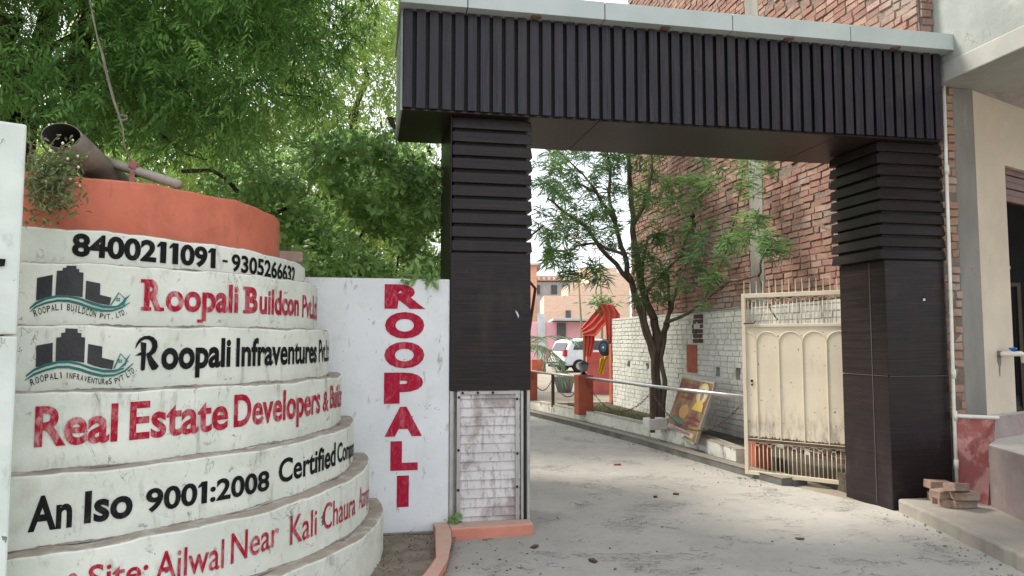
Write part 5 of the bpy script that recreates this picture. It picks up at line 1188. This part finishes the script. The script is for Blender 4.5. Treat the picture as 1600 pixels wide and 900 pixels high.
o = lw2.build('pink_wall', mk('pink_paint', (.74, .20, .19), (.66, .16, .16), 2, rough=.7, bump=.1), None, bevel=.01); o.location = tuple(P(0, 0, .18)); o.rotation_euler = (0, 0, ANG); tag(o, 'low coral pink wall under the red cloth arch', 'wall')
hd = thing('round_sign', 'round dark blue disc hanging under the red cloth arch', 'disc', tuple(at(945.5, 543, 18.4)), ANG - R_(62))
m = MB(); m.lathe([(.17, -.05), (.21, -.03), (.21, .03), (.17, .05)], (0, 0, 0), 28, axis='y'); m.build('disc', mk('black_rubber', (.02, .02, .022), rough=.6), hd)
m = MB(); m.lathe([(.11, -.062), (.11, -.05)], (0, 0, 0), 24, axis='y'); m.build('face', mk('blue_face', (.03, .09, .15), rough=.4), hd)
m = MB(); m.lathe([(.03, -.07), (.03, -.06)], (0, 0, 0), 16, axis='y'); m.build('hub', mk('pale_hub', (.5, .55, .6), rough=.4), hd)

bk = MB(); p = gz(882, 613, .2); bk.lathe([(.19, 0), (.29, .40), (.31, .41), (.31, .44), (.27, .43), (.18, .05)], (0, 0, 0), 22); o = bk.build('bucket', mk('grey_blue_plastic', (.26, .31, .33), rough=.6, bump=0), None, smooth=True); o.location = (p[0], p[1], .2)
tag(o, 'grey plastic bucket standing on the ground behind the lane chains', 'bucket')

# white car
cr = thing('white_car', 'white hatchback parked beyond the red cloth arch', 'car', tuple(gz(930, 580, .2)), R_(22))
prof = [(-1.95, .32), (-1.98, .55), (-1.93, .95), (-1.86, 1.02), (-1.62, 1.50), (-1.40, 1.60), (-.6, 1.66), (.2, 1.60), (.55, 1.44), (1.0, 1.08), (1.7, .96), (2.02, .80), (2.08, .5), (2.02, .30)]
m = MB(); m.ext(prof, (0, -.85, 0), (1, 0, 0), (0, 0, 1), (0, 1, 0), 1.70); m.build('body', mk('white_car_paint', (.66, .68, .71), rough=.25, spec=.5, bump=0), cr, bevel=.07, smooth=False)
glass = mk('dark_glass', (.03, .035, .04), rough=.08, spec=.6, bump=0)
for pl_ in ([(-1.55, 1.10), (-1.42, 1.46), (-.95, 1.55), (-.78, 1.10)], [(-.70, 1.10), (-.80, 1.55), (-.15, 1.54), (-.10, 1.08)], [(-.02, 1.08), (-.07, 1.53), (.25, 1.49), (.75, 1.08)]):
    m = MB(); m.ext(pl_, (0, -.853, 0), (1, 0, 0), (0, 0, 1), (0, -1, 0), .008); m.build('side_window', glass, cr)
m = MB(); vs = [(-1.872, -.66, 1.07), (-1.872, .66, 1.07), (-1.68, .6, 1.44), (-1.68, -.6, 1.44)]; m.add([(x - .012, y, z + .006) for x, y, z in vs], [(0, 3, 2, 1)]); m.build('rear_window', glass, cr)
for y in (-.78, .78):
    m = MB(); m.box(-2.0, -1.84, y - .12, y + .12, .78, 1.12); m.build('tail_light', mk('tail_red', (.35, .02, .03), rough=.2, bump=0), cr, bevel=.03)
for x in (-1.25, 1.30):
    for y in (-.80, .80):
        m = MB(); m.lathe([(.24, -.10), (.32, -.08), (.32, .08), (.24, .10)], (x, y, .32), 22, axis='y'); wl = m.build('wheel', mk('tyre', (.02, .02, .02), rough=.8), cr)
        m = MB(); m.lathe([(.06, -.112), (.19, -.108), (.19, .108), (.06, .112)], (x, y, .32), 16, axis='y'); m.build('rim', alu, wl)
m = MB(); m.box(-2.0, 2.02, -.82, .82, .24, .36); m.build('bumper_trim', groove, cr, bevel=.02)
m = MB(); m.box(-2.01, -1.985, -.26, .26, .62, .74); m.build('number_plate', bloom, cr)

cr.scale = (1, 1, .9)
# far buildings
def fbuilding(name, label, loc, rz, boxes, wins=(), cat='building'):
    t = thing(name, label, cat, loc, rz)
    for nm, m_, (x0, x1, y0, y1, z0, z1) in boxes: b = MB(); b.box(x0, x1, y0, y1, z0, z1); b.build(nm, m_, t, bevel=.02)
    for nm, m_, (x0, x1, y0, y1, z0, z1) in wins: b = MB(); b.box(x0, x1, y0, y1, z0, z1); b.build(nm, m_, t)
    return t
def far_brick(name, c1, c2, mort):
    t = NT(name); mp = t.n.new('ShaderNodeMapping'); mp.inputs['Rotation'].default_value = (R_(90), 0, 0); t.L(t.tc.outputs['Object'], mp.inputs[0])
    bt_ = t.n.new('ShaderNodeTexBrick'); bt_.inputs['Scale'].default_value = 1; bt_.inputs['Brick Width'].default_value = .26; bt_.inputs['Row Height'].default_value = .1; bt_.inputs['Mortar Size'].default_value = .012
    bt_.inputs['Color1'].default_value = lin(c1); bt_.inputs['Color2'].default_value = lin(c2); bt_.inputs['Mortar'].default_value = lin(mort); t.L(mp.outputs[0], bt_.inputs[0])
    col = t.mix(t.ramp(t.noise(.7, detail=6), .45, .7, 0, .6), bt_.outputs[0], mort); return t.done(col, .95, .1)
fb = far_brick('far_brick_tan', (.62, .41, .29), (.68, .48, .35), (.64, .54, .43)); fb2 = far_brick('far_brick_red', (.52, .25, .16), (.56, .31, .21), (.54, .40, .31))
greyw = mk('far_grey', (.45, .46, .47), rough=.8, bump=0); darkm = mk('far_dark', (.10, .10, .11), rough=.6, bump=0); pinkw = mk('far_pink', (.74, .40, .44), (.68, .35, .41), .6, rough=.8, bump=0); bluew = mk('far_pale', (.55, .57, .6), rough=.8, bump=0)
def px2(px, py, Y): return at(px, py, Y)
Yb = 58
def fx(px, Y): return at(px, 532, Y)[0]
def fz(py, Y): return at(850, py, Y)[2]
# tan brick house
t = fbuilding('tan_brick_house', 'low tan brick house with stepped roofline behind the parked car', (0, 0, 0), 0,
    [('wall', fb, (fx(850, 52), fx(985, 52), 52, 60, 0, fz(462, 52))), ('upper_wall', fb, (fx(888, 52), fx(985, 52), 52.02, 60, fz(462, 52) + .01, fz(442, 52))), ('parapet', fb, (fx(925, 52), fx(990, 52), 52.3, 60, fz(442, 52) + .01, fz(425, 52)))],
    [('window', darkm, (fx(884, 52), fx(892, 52), 51.95, 52.05, fz(505, 52), fz(485, 52))), ('door', darkm, (fx(858, 52), fx(864, 52), 51.95, 52.05, fz(530, 52), fz(500, 52)))])
fbuilding('grey_mesh_house', 'grey house with dark mesh-covered terrace and brick parapet far behind the lane', (0, 0, 0), 0,
    [('lower_wall', bluew, (fx(826, 66), fx(860, 66), 66, 74, 0, fz(462, 66))), ('mesh_terrace', greyw, (fx(826, 66), fx(900, 66), 66.2, 74, fz(462, 66) + .01, fz(440, 66))), ('parapet', fb2, (fx(835, 66), fx(935, 66), 66, 74, fz(439, 66), fz(431, 66)))],
    [('window', darkm, (fx(x, 66), fx(x + 9, 66), 66.1, 66.25, fz(459, 66), fz(445, 66))) for x in (835, 862, 880)] + [('window', bloom, (fx(x, 66), fx(x + 4, 66), 65.93, 66.03, fz(437.5, 66), fz(433, 66))) for x in range(840, 932, 8)])
fbuilding('red_brick_tower', 'narrow red brick stair tower at the far left of the lane view', (0, 0, 0), 0, [('wall', fb2, (fx(815, 60), fx(839, 60), 60, 65, 0, fz(415, 60))), ('roof_slab', greyw, (fx(813, 60), fx(846, 60), 59.5, 65.5, fz(415, 60) + .01, fz(412, 60)))])
fbuilding('tan_block', 'small tan roof block behind the tree above the brick parapet', (0, 0, 0), 0, [('wall', fb, (fx(907, 70), fx(965, 70), 70, 76, 0, fz(418, 70)))])
fbuilding('pink_shed', 'pink walled shed with thin grey roof behind the white car', (0, 0, 0), 0,
    [('wall', pinkw, (fx(826, 46), fx(930, 46), 46, 50, 0, fz(503, 46))), ('roof', greyw, (fx(862, 46), fx(935, 46), 44.5, 50.2, fz(502, 46), fz(498, 46)))],
    [('opening', darkm, (fx(870, 46), fx(884, 46), 45.9, 46.05, 0, fz(505, 46))), ('panel', bluew, (fx(840, 46), fx(852, 46), 45.9, 46.05, 0, fz(490, 46)))])
for i, (px, top, Y) in enumerate(((907, 428, 34), (940, 400, 36))):
    m = MB(); q = at(px, 560, Y); m.tube([(0, 0, 0), (.05, 0, at(px, top, Y)[2] * .5), (-.08, 0, at(px, top, Y)[2])], [.06, .05, .03], 8); o = m.build('bamboo_mast', stemm, None, smooth=True); o.location = (q[0], Y, 0)
    tag(o, ['thin bamboo mast rising left of the red cloth arch', 'thin bamboo mast rising behind the top of the red cloth arch'][i], 'mast', 'bamboo masts beyond the lane')
bn = thing('garden_bench', 'small dark bench standing beside the far orange post', 'bench', tuple(gz(865, 583, .2)), ANG)
m = MB(); m.box(-.5, .5, -.2, .2, .42, .48); m.build('seat', darkm, bn)
for x in (-.42, .42): m = MB(); m.box(x - .04, x + .04, -.18, .18, 0, .418); m.build('leg', darkm, bn)
